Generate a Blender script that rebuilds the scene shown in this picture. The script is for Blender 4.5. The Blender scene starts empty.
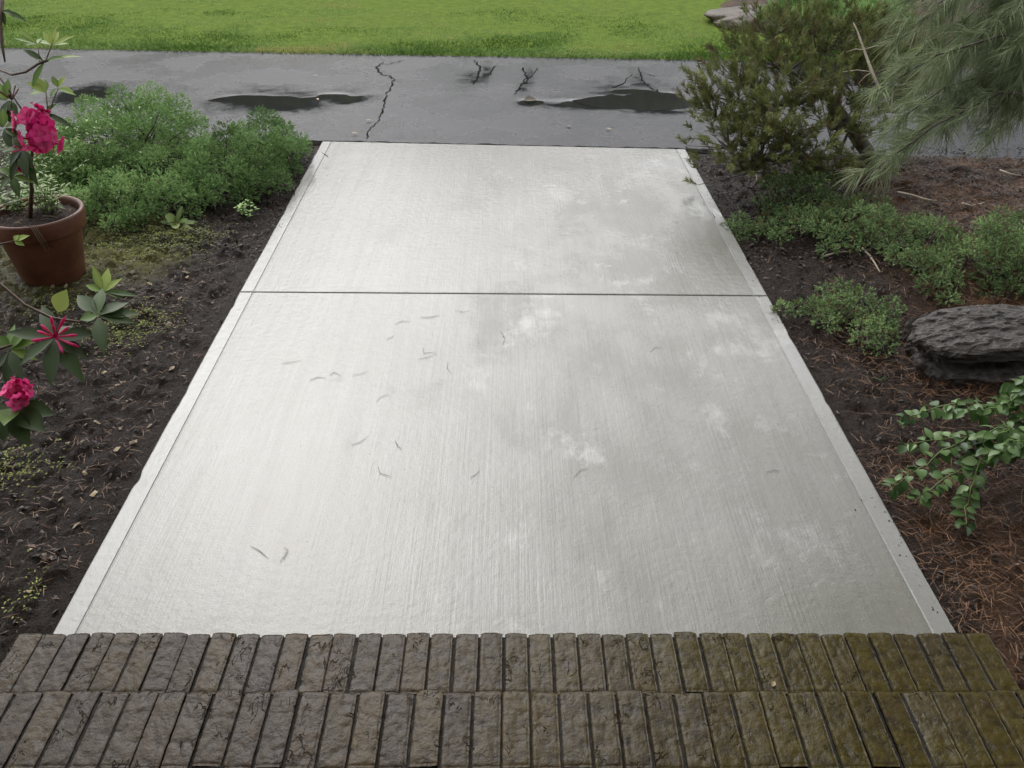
import bpy, math, random
import numpy as np
from mathutils import Vector, Matrix

# ------------------------------------------------------------------ camera, sky, sun, exposure
R = math.radians
scene = bpy.context.scene
COL = scene.collection
CAM_H, PITCH, F = 2.07, R(32.6), 885.0
cam_d = bpy.data.cameras.new('camera')
cam = bpy.data.objects.new('camera', cam_d); COL.objects.link(cam)
cam.location = (0, 0, CAM_H); cam.rotation_euler = (R(90) - PITCH, 0, 0)
cam_d.sensor_width = 36; cam_d.lens = 36 * F / 1024; cam_d.clip_end = 1000; cam_d.clip_start = 0.05
scene.camera = cam

SUN_EL, SUN_AZ = R(44), R(-18)        # azimuth from +Y towards +X
world = bpy.data.worlds.new('World'); scene.world = world; world.use_nodes = True
wn, wl = world.node_tree.nodes, world.node_tree.links
bg = wn['Background']; bg.inputs['Strength'].default_value = 0.15
sky = wn.new('ShaderNodeTexSky'); sky.sky_type = 'NISHITA'; sky.sun_disc = False
sky.sun_elevation = SUN_EL; sky.sun_rotation = SUN_AZ
sky.air_density = 1.0; sky.dust_density = 2.0; sky.ozone_density = 1.0
hs = wn.new('ShaderNodeHueSaturation'); hs.inputs['Saturation'].default_value = 0.19
wl.new(sky.outputs[0], hs.inputs['Color']); wl.new(hs.outputs[0], bg.inputs['Color'])

sun_d = bpy.data.lights.new('sun', 'SUN'); sun = bpy.data.objects.new('sun', sun_d); COL.objects.link(sun)
sun_d.energy = 0.5; sun_d.angle = R(75); sun_d.color = (1.0, 0.97, 0.93)
sdir = Vector((math.sin(SUN_AZ) * math.cos(SUN_EL), math.cos(SUN_AZ) * math.cos(SUN_EL), math.sin(SUN_EL)))
sun.rotation_euler = sdir.to_track_quat('Z', 'Y').to_euler(); sun.location = (0, 0, 12)

vs = scene.view_settings
vs.view_transform = 'Standard'; vs.look = 'None'; vs.gamma = 1; vs.use_curve_mapping = False
vs.exposure = 1.3
scene.cycles.max_bounces = 6; scene.cycles.diffuse_bounces = 3; scene.cycles.glossy_bounces = 3
scene.cycles.transparent_max_bounces = 12; scene.cycles.use_denoising = True

rng = np.random.default_rng(7)
random.seed(7)

# ------------------------------------------------------------------ helpers
cp, sp = math.cos(PITCH), math.sin(PITCH)
def ray(px, py):
    a, b = (px - 512) / F, (py - 384) / F
    return Vector((a, cp - b * sp, -sp - b * cp))
def at(px, py, z=0.0):                  # where the view ray meets the height z
    d = ray(px, py); t = (z - CAM_H) / d.z
    return Vector((0, 0, CAM_H)) + d * t
def atd(px, py, depth):                 # the point at a depth along the view axis
    return Vector((0, 0, CAM_H)) + ray(px, py) * depth

def hash2(ix, iy, seed):
    n = (ix.astype(np.int64) * 374761393 + iy.astype(np.int64) * 668265263 + seed * 974711) & 0x7fffffff
    n = ((n ^ (n >> 13)) * 1274126177) & 0x7fffffff
    return ((n ^ (n >> 16)) & 0xffff) / 65535.0
def vnoise(x, y, seed=0):
    x = np.asarray(x, float); y = np.asarray(y, float)
    ix, iy = np.floor(x), np.floor(y); fx, fy = x - ix, y - iy
    fx = fx * fx * (3 - 2 * fx); fy = fy * fy * (3 - 2 * fy)
    a, b = hash2(ix, iy, seed), hash2(ix + 1, iy, seed)
    c, d = hash2(ix, iy + 1, seed), hash2(ix + 1, iy + 1, seed)
    return (a * (1 - fx) + b * fx) * (1 - fy) + (c * (1 - fx) + d * fx) * fy
def fbm(x, y, oct=4, seed=0):
    s, a, f, t = 0, 1.0, 1.0, 0
    for i in range(oct):
        s = s + a * vnoise(np.asarray(x) * f + 17.3 * i, np.asarray(y) * f + 9.1 * i, seed + i); t += a; a *= .5; f *= 2.03
    return s / t

def tag(o, label=None, cat=None, group=None, kind=None):
    if label: o['label'] = label
    if cat: o['category'] = cat
    if group: o['group'] = group
    if kind: o['kind'] = kind
    return o
def empty(name, loc, label, cat, group=None):
    o = bpy.data.objects.new(name, None); COL.objects.link(o); o.location = loc; o.empty_display_size = .05
    return tag(o, label, cat, group)
def link(name, me, mat, parent=None):
    o = bpy.data.objects.new(name, me); COL.objects.link(o)
    if mat: me.materials.append(mat)
    if parent is not None:
        o.parent = parent; o.matrix_parent_inverse = Matrix.Translation(-parent_loc(parent))
    return o
def parent_loc(p):                      # a part's mesh is in world coordinates, so only the Empty at the top has an offset
    return Vector(p.location) if p.type == 'EMPTY' else Vector((0, 0, 0))
def np_mesh(name, V, T, mat, parent=None, tint=None, smooth=False):
    """verts (N,3), triangles or quads (M,k), optional per-vertex tint"""
    V = np.ascontiguousarray(V, np.float32); T = np.ascontiguousarray(T, np.int32)
    k = T.shape[1]
    me = bpy.data.meshes.new(name)
    me.vertices.add(len(V)); me.vertices.foreach_set('co', V.ravel())
    me.loops.add(T.size); me.loops.foreach_set('vertex_index', T.ravel())
    me.polygons.add(len(T)); me.polygons.foreach_set('loop_start', np.arange(0, T.size, k, dtype=np.int32))
    me.polygons.foreach_set('use_smooth', np.full(len(T), smooth, bool))
    if tint is not None:
        a = me.attributes.new('tint', 'FLOAT', 'POINT'); a.data.foreach_set('value', np.ascontiguousarray(tint, np.float32))
    me.update(calc_edges=True); me.validate()
    return link(name, me, mat, parent)

class MB:
    def __init__(s): s.v = []; s.f = []; s.t = []
    def add(s, verts, faces, tint=0.5):
        n = len(s.v); s.v += [tuple(p) for p in verts]; s.f += [tuple(i + n for i in f) for f in faces]
        s.t += [tint] * len(verts) if not hasattr(tint, '__len__') else list(tint)
    def tube(s, pts, radii, sides=6, tint=0.5, cap=True):
        pts = [Vector(p) for p in pts]; rings = []
        up = Vector((0.13, 0.27, 0.95)); n = len(pts)
        V = []; Fs = []
        for i, p in enumerate(pts):
            d = (pts[min(i + 1, n - 1)] - pts[max(i - 1, 0)]).normalized()
            a = d.cross(up)
            if a.length < .05: a = d.cross(Vector((1, 0, 0)))
            a.normalize(); b = d.cross(a)
            r = radii[i] if hasattr(radii, '__len__') else radii
            for k in range(sides):
                w = 2 * math.pi * k / sides
                V.append(p + a * (r * math.cos(w)) + b * (r * math.sin(w)))
        for i in range(n - 1):
            for k in range(sides):
                k2 = (k + 1) % sides
                Fs.append((i * sides + k, i * sides + k2, (i + 1) * sides + k2, (i + 1) * sides + k))
        if cap:
            Fs.append(tuple(range(sides))[::-1]); Fs.append(tuple((n - 1) * sides + k for k in range(sides)))
        s.add(V, Fs, tint)
    def lathe(s, prof, c=(0, 0, 0), sides=48, tint=.5, wob=0):
        V = []; Fs = []
        for (r, z) in prof:
            for k in range(sides):
                w = 2 * math.pi * k / sides
                V.append((c[0] + r * math.cos(w), c[1] + r * math.sin(w), c[2] + z))
        for i in range(len(prof) - 1):
            for k in range(sides):
                k2 = (k + 1) % sides
                Fs.append((i * sides + k, i * sides + k2, (i + 1) * sides + k2, (i + 1) * sides + k))
        s.add(V, Fs, tint)
    def leaf(s, P, d, up, L, W, fold=.25, droop=.3, tint=.5, shape=(.0, .55, .92, 1.0, .8, .42, .0), wavy=0.0):
        """a broad leaf: midrib curve with two halves folded along it"""
        P = Vector(P); d = Vector(d).normalized(); up = Vector(up)
        side = d.cross(up)
        if side.length < .02: side = d.cross(Vector((1, .3, 0)))
        side.normalize(); up = side.cross(d).normalized()
        n = len(shape); V = []; Fs = []; ts = []
        for i, w in enumerate(shape):
            t = i / (n - 1)
            c = P + d * (L * t) - up * (droop * L * t * t)
            h = W * .5 * max(w, .03)
            wz = wavy * W * math.sin(i * 2.1 + tint * 40)
            V += [c - side * h + up * (fold * h + wz), c, c + side * h + up * (fold * h - wz)]
            ts += [tint, min(1, tint + .12), tint]
        for i in range(n - 1):
            a = i * 3; b = a + 3
            Fs += [(a, a + 1, b + 1, b), (a + 1, a + 2, b + 2, b + 1)]
        s.add(V, Fs, ts)
    def build(s, name, mat, parent=None, smooth=True):
        me = bpy.data.meshes.new(name); me.from_pydata(s.v, [], s.f)
        a = me.attributes.new('tint', 'FLOAT', 'POINT'); a.data.foreach_set('value', np.array(s.t, np.float32))
        me.polygons.foreach_set('use_smooth', np.full(len(me.polygons), smooth, bool)); me.update()
        return link(name, me, mat, parent)

def unit(a): return a / np.maximum(np.linalg.norm(a, axis=-1, keepdims=True), 1e-9)
def blades(P, D, L, W, droop=0.0, tint=None, side=None):
    """thin bent needles / grass blades: 5 verts, 3 tris each"""
    n = len(P); L = np.broadcast_to(L, n)[:, None]; W = np.broadcast_to(W, n)[:, None]
    D = unit(D)
    S = unit(np.cross(D, rng.normal(size=(n, 3)))) if side is None else side
    down = np.array([0, 0, -1.0]) * np.broadcast_to(droop, n)[:, None]
    M = P + D * L * .55 + down * L * .22
    T = P + D * L + down * L * .8
    V = np.stack([P - S * W * .5, P + S * W * .5, M - S * W * .45, M + S * W * .45, T], 1).reshape(-1, 3)
    b = np.arange(n)[:, None] * 5
    F3 = np.stack([b + [0, 1, 3], b + [0, 3, 2], b + [2, 3, 4]], 1).reshape(-1, 3)
    t = np.repeat(tint if tint is not None else rng.random(n), 5)
    return V, F3, t
def scales(P, D, L, W, tint):
    n = len(P); D = unit(D); S = unit(np.cross(D, rng.normal(size=(n, 3)))) * (W * .5); T = P + D * np.asarray(L)[:, None]
    M_ = P + D * np.asarray(L)[:, None] * .45
    V = np.stack([P, M_ - S, T, M_ + S], 1).reshape(-1, 3)
    return V, np.arange(n * 4).reshape(-1, 4), np.repeat(tint, 4)
def join(parts):
    Vs, Fs, ts, n = [], [], [], 0
    for V, F3, t in parts:
        Vs.append(V); Fs.append(F3 + n); ts.append(t); n += len(V)
    return np.concatenate(Vs), np.concatenate(Fs), np.concatenate(ts)
def rand_dir(n): return unit(rng.normal(size=(n, 3)))

# ------------------------------------------------------------------ materials
def new_mat(name):
    m = bpy.data.materials.new(name); m.use_nodes = True
    nt = m.node_tree; return m, nt.nodes, nt.links, nt.nodes['Principled BSDF']
def ramp(N, stops):
    r = N.new('ShaderNodeValToRGB'); e = r.color_ramp.elements
    while len(e) < len(stops): e.new(.5)
    for i, (p, c) in enumerate(stops):
        e[i].position = p; e[i].color = (*c, 1)
    return r
def noise(N, L, scale, detail=4, rough=.55, vec=None, dist=0):
    n = N.new('ShaderNodeTexNoise'); n.inputs['Scale'].default_value = scale
    n.inputs['Detail'].default_value = detail; n.inputs['Roughness'].default_value = rough
    n.inputs['Distortion'].default_value = dist
    if vec: L.new(vec, n.inputs['Vector'])
    return n
def geo_pos(N): return N.new('ShaderNodeNewGeometry').outputs['Position']
def scaled(N, L, vec, s):
    m = N.new('ShaderNodeMapping'); m.inputs['Scale'].default_value = s; L.new(vec, m.inputs['Vector']); return m.outputs[0]
def bump(N, L, h, dist, strength=1, normal=None):
    b = N.new('ShaderNodeBump'); b.inputs['Distance'].default_value = dist; b.inputs['Strength'].default_value = strength
    L.new(h, b.inputs['Height'])
    if normal: L.new(normal, b.inputs['Normal'])
    return b.outputs[0]
def maprange(N, L, v, a, b, c, d):
    m = N.new('ShaderNodeMapRange'); L.new(v, m.inputs[0])
    for i, x in enumerate((a, b, c, d)): m.inputs[i + 1].default_value = x
    return m.outputs[0]
def math_(N, L, op, a, b):
    m = N.new('ShaderNodeMath'); m.operation = op
    for i, x in enumerate((a, b)):
        if isinstance(x, (int, float)): m.inputs[i].default_value = x
        else: L.new(x, m.inputs[i])
    return m.outputs[0]
def mixc(N, L, fac, a, b, mode='MIX'):
    m = N.new('ShaderNodeMix'); m.data_type = 'RGBA'; m.blend_type = mode
    for i, x in ((0, fac), (6, a), (7, b)):
        if isinstance(x, (int, float)): m.inputs[i].default_value = x
        elif isinstance(x, tuple): m.inputs[i].default_value = (*x, 1)
        else: L.new(x, m.inputs[i])
    return m.outputs[2]

def leaf_mat(name, stops, rough=.45, trans=.25, spec=.4, noise_scale=0):
    m, N, L, B = new_mat(name)
    a = N.new('ShaderNodeAttribute'); a.attribute_name = 'tint'
    r = ramp(N, stops); L.new(a.outputs['Fac'], r.inputs[0]); col = r.outputs[0]
    if noise_scale:
        n = noise(N, L, noise_scale, 3, vec=geo_pos(N))
        col = mixc(N, L, maprange(N, L, n.outputs[0], .3, .7, 0, .5), col, (.16, .2, .05), 'MIX')
    L.new(col, B.inputs['Base Color']); B.inputs['Roughness'].default_value = rough
    B.inputs['Specular IOR Level'].default_value = spec
    if trans:
        t = N.new('ShaderNodeBsdfTranslucent'); L.new(col, t.inputs['Color'])
        mx = N.new('ShaderNodeMixShader'); mx.inputs[0].default_value = trans
        L.new(B.outputs[0], mx.inputs[1]); L.new(t.outputs[0], mx.inputs[2])
        L.new(mx.outputs[0], N['Material Output'].inputs['Surface'])
    return m

def concrete():
    m, N, L, B = new_mat('wet_broomed_concrete'); p = geo_pos(N)
    a = N.new('ShaderNodeAttribute'); a.attribute_name = 'tint'      # 1 on the smooth tooled border
    big = noise(N, L, .9, 4, .5, p); mid = noise(N, L, 5, 5, .6, p); fine = noise(N, L, 190, 3, .7, p)
    streak = noise(N, L, 1, 3, .6, scaled(N, L, p, (16, .55, 1)))
    broom = noise(N, L, 1, 3, .65, scaled(N, L, p, (95, 1.6, 1)))
    c1 = mixc(N, L, maprange(N, L, big.outputs[0], .35, .65, 0, 1), (.150, .145, .122), (.195, .192, .174))
    c2 = mixc(N, L, maprange(N, L, mid.outputs[0], .35, .65, 0, .6), c1, (.152, .146, .118))
    c3 = mixc(N, L, maprange(N, L, streak.outputs[0], .42, .66, 0, .5), c2, (.118, .114, .094))
    c3 = mixc(N, L, maprange(N, L, broom.outputs[0], .40, .62, .16, 0), c3, (.11, .107, .092))
    c4 = mixc(N, L, maprange(N, L, fine.outputs[0], .34, .48, .6, 0), c3, (.095, .092, .078))
    c4 = mixc(N, L, maprange(N, L, fine.outputs[0], .58, .70, 0, .35), c4, (.33, .325, .30))
    pits = noise(N, L, 48, 2, .5, p)
    c5 = mixc(N, L, maprange(N, L, pits.outputs[0], .245, .285, .65, 0), c4, (.06, .057, .05))
    c6 = mixc(N, L, math_(N, L, 'MULTIPLY', a.outputs['Fac'], .5), c5, (.245, .242, .228))
    L.new(c6, B.inputs['Base Color'])
    # a broken film of rain water: glossy where it lies, damp and duller where it has soaked in
    wet = noise(N, L, 1.7, 7, .66, scaled(N, L, p, (1.25, .85, 1)), .35)
    sx = N.new('ShaderNodeSeparateXYZ'); L.new(p, sx.inputs[0])      # the slab drains to its left side, so the film holds there
    film = math_(N, L, 'ADD', wet.outputs[0], math_(N, L, 'MULTIPLY', math_(N, L, 'SUBTRACT', broom.outputs[0], .5), .12))
    film = math_(N, L, 'ADD', film, maprange(N, L, sx.outputs['X'], -.55, .35, .16, -.01))
    film = maprange(N, L, film, .40, .58, 0, 1)
    pool = noise(N, L, 2.6, 7, .70, scaled(N, L, p, (1.2, .8, 1)), .3)       # thin standing water in the shallowest dips
    pool = math_(N, L, 'MULTIPLY', maprange(N, L, pool.outputs[0], .555, .665, 0, 1), maprange(N, L, sx.outputs['X'], -.35, .1, 0, 1))
    rr_ = maprange(N, L, film, 0, 1, .33, .19)
    mr = N.new('ShaderNodeMix'); mr.data_type = 'FLOAT'; L.new(pool, mr.inputs[0]); L.new(rr_, mr.inputs[2]); mr.inputs[3].default_value = .10
    L.new(mr.outputs[0], B.inputs['Roughness'])
    L.new(math_(N, L, 'ADD', maprange(N, L, film, 0, 1, .42, .52), math_(N, L, 'MULTIPLY', pool, .4)), B.inputs['Specular IOR Level'])
    h = math_(N, L, 'ADD', math_(N, L, 'MULTIPLY', broom.outputs[0], math_(N, L, 'SUBTRACT', 1.0, math_(N, L, 'MULTIPLY', a.outputs['Fac'], .85))), math_(N, L, 'MULTIPLY', fine.outputs[0], .5))
    lump = noise(N, L, 30, 4, .6, p)
    nb = bump(N, L, lump.outputs[0], .0026, .65)
    L.new(bump(N, L, h, .0016, .6, nb), B.inputs['Normal'])
    return m
def asphalt():
    m, N, L, B = new_mat('wet_asphalt'); p = geo_pos(N)
    a = N.new('ShaderNodeAttribute'); a.attribute_name = 'tint'      # how much water stands in the pores
    n1 = noise(N, L, 160, 2, .5, p); n2 = noise(N, L, 1.3, 4, .6, p); n3 = noise(N, L, 9, 5, .65, p)
    w = maprange(N, L, math_(N, L, 'ADD', a.outputs['Fac'], math_(N, L, 'MULTIPLY', math_(N, L, 'SUBTRACT', n3.outputs[0], .5), .9)), .25, .75, 0, 1)
    c = mixc(N, L, maprange(N, L, n1.outputs[0], .35, .68, 0, 1), (.011, .011, .014), (.046, .046, .056))
    c = mixc(N, L, maprange(N, L, n2.outputs[0], .4, .65, 0, .5), c, (.045, .044, .046))
    c = mixc(N, L, math_(N, L, 'MULTIPLY', w, .6), c, (.012, .012, .012))
    L.new(c, B.inputs['Base Color'])
    r0 = maprange(N, L, n2.outputs[0], .41, .58, .11, .36)
    mr = N.new('ShaderNodeMix'); mr.data_type = 'FLOAT'; L.new(w, mr.inputs[0]); L.new(r0, mr.inputs[2]); mr.inputs[3].default_value = .09
    L.new(mr.outputs[0], B.inputs['Roughness'])
    B.inputs['Specular IOR Level'].default_value = .16
    v = N.new('ShaderNodeTexVoronoi'); v.inputs['Scale'].default_value = 130; L.new(p, v.inputs['Vector'])
    b = N.new('ShaderNodeBump'); b.inputs['Distance'].default_value = .0035
    L.new(v.outputs['Distance'], b.inputs['Height']); L.new(maprange(N, L, w, 0, 1, .5, .1), b.inputs['Strength'])
    L.new(b.outputs[0], B.inputs['Normal'])
    return m
def water():
    m, N, L, B = new_mat('rain_water'); p = geo_pos(N)
    B.inputs['Base Color'].default_value = (.022, .022, .02, 1); B.inputs['Roughness'].default_value = .07
    B.inputs['IOR'].default_value = 1.33
    n = noise(N, L, 5, 2, .5, scaled(N, L, p, (1, 2.5, 1)))
    L.new(bump(N, L, n.outputs[0], .0008, .4), B.inputs['Normal'])
    return m
def soil(name, dark, lite, moss, rough=(.16, .75)):
    m, N, L, B = new_mat(name); p = geo_pos(N)
    n1 = noise(N, L, 3.2, 5, .65, p); n2 = noise(N, L, 55, 5, .7, p); n3 = noise(N, L, 1.1, 3, .5, p); n4 = noise(N, L, 170, 3, .6, p)
    c = mixc(N, L, maprange(N, L, n2.outputs[0], .32, .7, 0, 1), dark, lite)
    a = N.new('ShaderNodeAttribute'); a.attribute_name = 'tint'      # where moss / needle duff covers the soil
    f = math_(N, L, 'MULTIPLY', a.outputs['Fac'], maprange(N, L, n1.outputs[0], .38, .6, .15, 1))
    c = mixc(N, L, f, c, moss)
    c = mixc(N, L, maprange(N, L, n4.outputs[0], .6, .75, 0, .5), c, (.16, .125, .10))
    L.new(c, B.inputs['Base Color'])
    L.new(maprange(N, L, n2.outputs[0], .35, .65, *rough), B.inputs['Roughness'])
    B.inputs['Specular IOR Level'].default_value = .13
    nb = bump(N, L, n2.outputs[0], .030, 1)
    L.new(bump(N, L, n4.outputs[0], .006, .9, nb), B.inputs['Normal'])
    return m
def brick_mat():
    m, N, L, B = new_mat('wet_mossy_brick'); p = geo_pos(N)
    a = N.new('ShaderNodeAttribute'); a.attribute_name = 'tint'
    r = ramp(N, [(0, (.025, .016, .009)), (.3, (.042, .027, .013)), (.55, (.033, .023, .016)), (.8, (.052, .034, .012)), (1, (.036, .023, .010))])
    L.new(a.outputs['Fac'], r.inputs[0])
    sx = N.new('ShaderNodeSeparateXYZ'); L.new(p, sx.inputs[0])
    n1 = noise(N, L, 4, 4, .6, p); n2 = noise(N, L, 30, 5, .6, p)
    # sparse cleft lines running mostly along the brick
    n3 = noise(N, L, 1, 3, .5, scaled(N, L, p, (34, 15, 34)), .6); n4 = noise(N, L, 14, 2, .5, p); n5 = noise(N, L, 150, 3, .6, p)
    line = maprange(N, L, math_(N, L, 'ABSOLUTE', math_(N, L, 'SUBTRACT', n3.outputs[0], .5), 0), .0, .022, 1, 0)
    line = math_(N, L, 'MULTIPLY', line, maprange(N, L, n4.outputs[0], .56, .66, 0, 1))
    moss_f = math_(N, L, 'MULTIPLY', maprange(N, L, sx.outputs['X'], -.25, .7, 0, .9), maprange(N, L, n1.outputs[0], .3, .55, .5, 1))
    c = mixc(N, L, maprange(N, L, n1.outputs[0], .42, .60, 0, .6), r.outputs[0], (.042, .030, .016))
    c = mixc(N, L, moss_f, c, (.048, .036, .003))
    c = mixc(N, L, maprange(N, L, n2.outputs[0], .34, .56, .6, 0), c, (.008, .006, .005))
    c = mixc(N, L, math_(N, L, 'MULTIPLY', line, .45), c, (.008, .007, .006))
    L.new(c, B.inputs['Base Color'])
    L.new(maprange(N, L, n2.outputs[0], .3, .7, .07, .32), B.inputs['Roughness'])
    B.inputs['Specular IOR Level'].default_value = .15
    h = math_(N, L, 'SUBTRACT', math_(N, L, 'MULTIPLY', n2.outputs[0], .6), math_(N, L, 'MULTIPLY', line, .5))
    nb = bump(N, L, h, .0075, 1)
    L.new(bump(N, L, n5.outputs[0], .0012, .7, nb), B.inputs['Normal'])
    return m
def simple(name, c1, c2, scale=20, rough=.6, bumpd=.004, stretch=(1, 1, 1), spec=.4):
    m, N, L, B = new_mat(name); p = scaled(N, L, geo_pos(N), stretch)
    n = noise(N, L, scale, 5, .6, p); n2 = noise(N, L, scale * 6, 3, .6, p)
    c = mixc(N, L, maprange(N, L, n.outputs[0], .33, .67, 0, 1), c1, c2)
    c = mixc(N, L, maprange(N, L, n2.outputs[0], .55, .75, 0, .4), c, tuple(x * .5 for x in c1))
    L.new(c, B.inputs['Base Color']); B.inputs['Roughness'].default_value = rough
    B.inputs['Specular IOR Level'].default_value = spec
    nb = bump(N, L, n.outputs[0], bumpd, .8); L.new(bump(N, L, n2.outputs[0], bumpd * .3, .8, nb), B.inputs['Normal'])
    return m

M = dict(
    concrete=concrete(), asphalt=asphalt(), water=water(), brick=brick_mat(),
    soil=soil('wet_soil', (.008, .0048, .0032), (.034, .022, .0145), (.12, .115, .025)),
    duff=soil('needle_duff_soil', (.009, .0052, .0036), (.038, .0225, .0148), (.105, .050, .021)),
    turf=simple('turf_soil', (.07, .11, .016), (.12, .17, .025), 9, .9, spec=.05),
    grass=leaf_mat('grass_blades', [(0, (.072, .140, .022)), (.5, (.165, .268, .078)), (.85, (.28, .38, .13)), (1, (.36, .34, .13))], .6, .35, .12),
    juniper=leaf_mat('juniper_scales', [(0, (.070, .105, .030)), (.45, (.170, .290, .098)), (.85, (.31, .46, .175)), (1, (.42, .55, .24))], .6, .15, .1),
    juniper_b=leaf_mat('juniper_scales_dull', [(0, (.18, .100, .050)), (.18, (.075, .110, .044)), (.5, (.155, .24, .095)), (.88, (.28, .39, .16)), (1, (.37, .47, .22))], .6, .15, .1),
    mugo=leaf_mat('mugo_needles', [(0, (.16, .110, .05)), (.15, (.080, .090, .028)), (.55, (.155, .175, .055)), (1, (.29, .31, .12))], .55, .25, .2),
    white=leaf_mat('white_pine_needles', [(0, (.10, .13, .060)), (.5, (.21, .26, .135)), (1, (.38, .42, .26))], .5, .3, .12),
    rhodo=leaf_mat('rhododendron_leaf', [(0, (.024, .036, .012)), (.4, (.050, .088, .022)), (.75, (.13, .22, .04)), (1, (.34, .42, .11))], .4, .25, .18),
    vine=leaf_mat('vine_leaf', [(0, (.022, .050, .014)), (.5, (.065, .13, .03)), (1, (.22, .32, .13))], .35, .25, .3),
    weed=leaf_mat('weed_leaf', [(0, (.06, .11, .025)), (.5, (.15, .24, .05)), (1, (.32, .40, .15))], .5, .3),
    moss=leaf_mat('moss_sprig', [(0, (.07, .085, .02)), (.5, (.17, .195, .05)), (1, (.33, .35, .12))], .7, .2, .1),
    petal=leaf_mat('pink_petal', [(0, (.40, .010, .10)), (.5, (.68, .035, .20)), (1, (.88, .20, .40))], .5, .4, .15),
    bark=simple('grey_brown_bark', (.035, .026, .021), (.10, .078, .062), 40, .7, .006),
    twig=simple('brown_twig', (.05, .030, .020), (.11, .068, .046), 60, .6, .002),
    pale=simple('bleached_dead_wood', (.30, .25, .18), (.44, .38, .29), 50, .7, .002),
    terracotta=simple('wet_terracotta', (.095, .035, .018), (.18, .072, .040), 7, .5, .002),
    potsoil=simple('potting_soil', (.010, .0075, .006), (.055, .040, .032), 60, .8, .012, spec=.1),
    rock=simple('wet_slate', (.018, .016, .014), (.092, .077, .067), 26, .36, .014, (1, 1.0, 3.0), .22),
    stone=simple('brown_boulder', (.032, .023, .015), (.10, .074, .052), 9, .6, .02),
    mortar=simple('dark_mortar', (.014, .013, .012), (.040, .037, .033), 40, .85, .004, spec=.06),
    chip=leaf_mat('mulch_chip', [(0, (.012, .009, .007)), (.6, (.035, .026, .021)), (.95, (.07, .052, .042)), (1, (.14, .105, .08))], .5, 0, .2),
    duffneedle=leaf_mat('fallen_pine_needle', [(0, (.05, .024, .012)), (.5, (.14, .062, .025)), (1, (.26, .135, .06))], .5, 0),
    tan=leaf_mat('dry_litter', [(0, (.045, .032, .022)), (.6, (.14, .10, .06)), (1, (.32, .245, .14))], .6, 0),
    crack=simple('wet_crack', (.006, .006, .006), (.016, .015, .014), 30, .9, .002, spec=.03),
    redwood=simple('rotten_red_wood', (.08, .026, .016), (.19, .07, .042), 18, .7, .008, (1, 6, 6)),
    wall=simple('unseen_house_shingle', (.16, .145, .13), (.22, .20, .18), 8, .8, .004),
    trees=leaf_mat('far_leaves', [(0, (.03, .05, .02)), (1, (.10, .15, .05))], .7, 0, .1),
)

# ------------------------------------------------------------------ slab geometry (ground plane, z = 0 at its top)
NL, NR = at(52, 632), at(957, 632); FL, FR = at(322, 141), at(686, 149)
JL, JR = at(243, 291.5), at(767, 295.5)
def edge_x(y, left):
    a, b = (NL, FL) if left else (NR, FR)
    return a.x + (b.x - a.x) * (y - a.y) / (b.y - a.y)
Y0 = 1.58
def slab_panel(y_nL, y_nR, y_fL, y_fR, name):
    # cross profile across the slab: bevelled edge, tooled groove 70 mm in, broomed field
    prof = [(0, -.14, 1), (0, -.006, 1), (.002, -.002, 1), (.007, 0, 1), (.070, 0, 1), (.073, -.003, 1), (.0765, -.003, .6), (.080, 0, 0)]
    W0 = 1.0
    vs_ = [(0, -.14), (0, -.006), (.0015, -.002), (.006, 0)] + [(t, 0) for t in np.linspace(.03, .97, 30)] + [(1, -.0001)]
    ys = [0, 0, .0012, .004] + list(np.linspace(.01, .99, 180)) + [.996, .9988, 1, 1]
    zs = [-.14, -.006, -.0015, 0] + [0] * 180 + [0, -.0015, -.006, -.14]
    V = []; T = []
    rows = len(ys)
    for j, (t, zy) in enumerate(zip(ys, zs)):
        yl = y_nL + (y_fL - y_nL) * t; yr = y_nR + (y_fR - y_nR) * t
        xl = edge_x(yl, True); xr = edge_x(yr, False); W = xr - xl
        us = [p[0] for p in prof] + list(np.linspace(.12, W - .12, 30)) + [W - p[0] for p in prof[::-1]]
        uz = [p[1] for p in prof] + [0] * 30 + [p[1] for p in prof[::-1]]
        ut = [p[2] for p in prof] + [0] * 30 + [p[2] for p in prof[::-1]]
        for u, z, tt in zip(us, uz, ut):
            y = yl + (yr - yl) * u / W
            chip = (.030 * max(0, fbm(np.array([y * 7 + u * 3]), np.array([u]), 4, 5)[0] - .60) + .004 * fbm(np.array([y * 3 + u]), np.array([u]), 2, 6)[0]) if u in (0, .002, .007, W, W - .002, W - .007) else 0
            V.append((xl + u + (chip if u < .1 else -chip), y, min(z, zy))); T.append(tt)
    nc = len(us); b = []
    for j in range(rows - 1):
        for i in range(nc - 1):
            a = j * nc + i; b.append((a, a + 1, a + nc + 1, a + nc))
    o = np_mesh(name, V, b, M['concrete'], None, T, smooth=False)
    o['kind'] = 'structure'
    return o
slab_panel(Y0, Y0, JL.y - .003, JR.y - .003, 'concrete_path')
slab_panel(JL.y + .003, JR.y + .003, FL.y, FR.y, 'concrete_path')

# ground sheet to the horizon, a lawn beyond the driveway
np_mesh('ground', [(-400, -400, -.30), (400, -400, -.30), (400, 400, -.30), (-400, 400, -.30)], [(0, 1, 2, 3)], M['turf'])['kind'] = 'structure'

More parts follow.
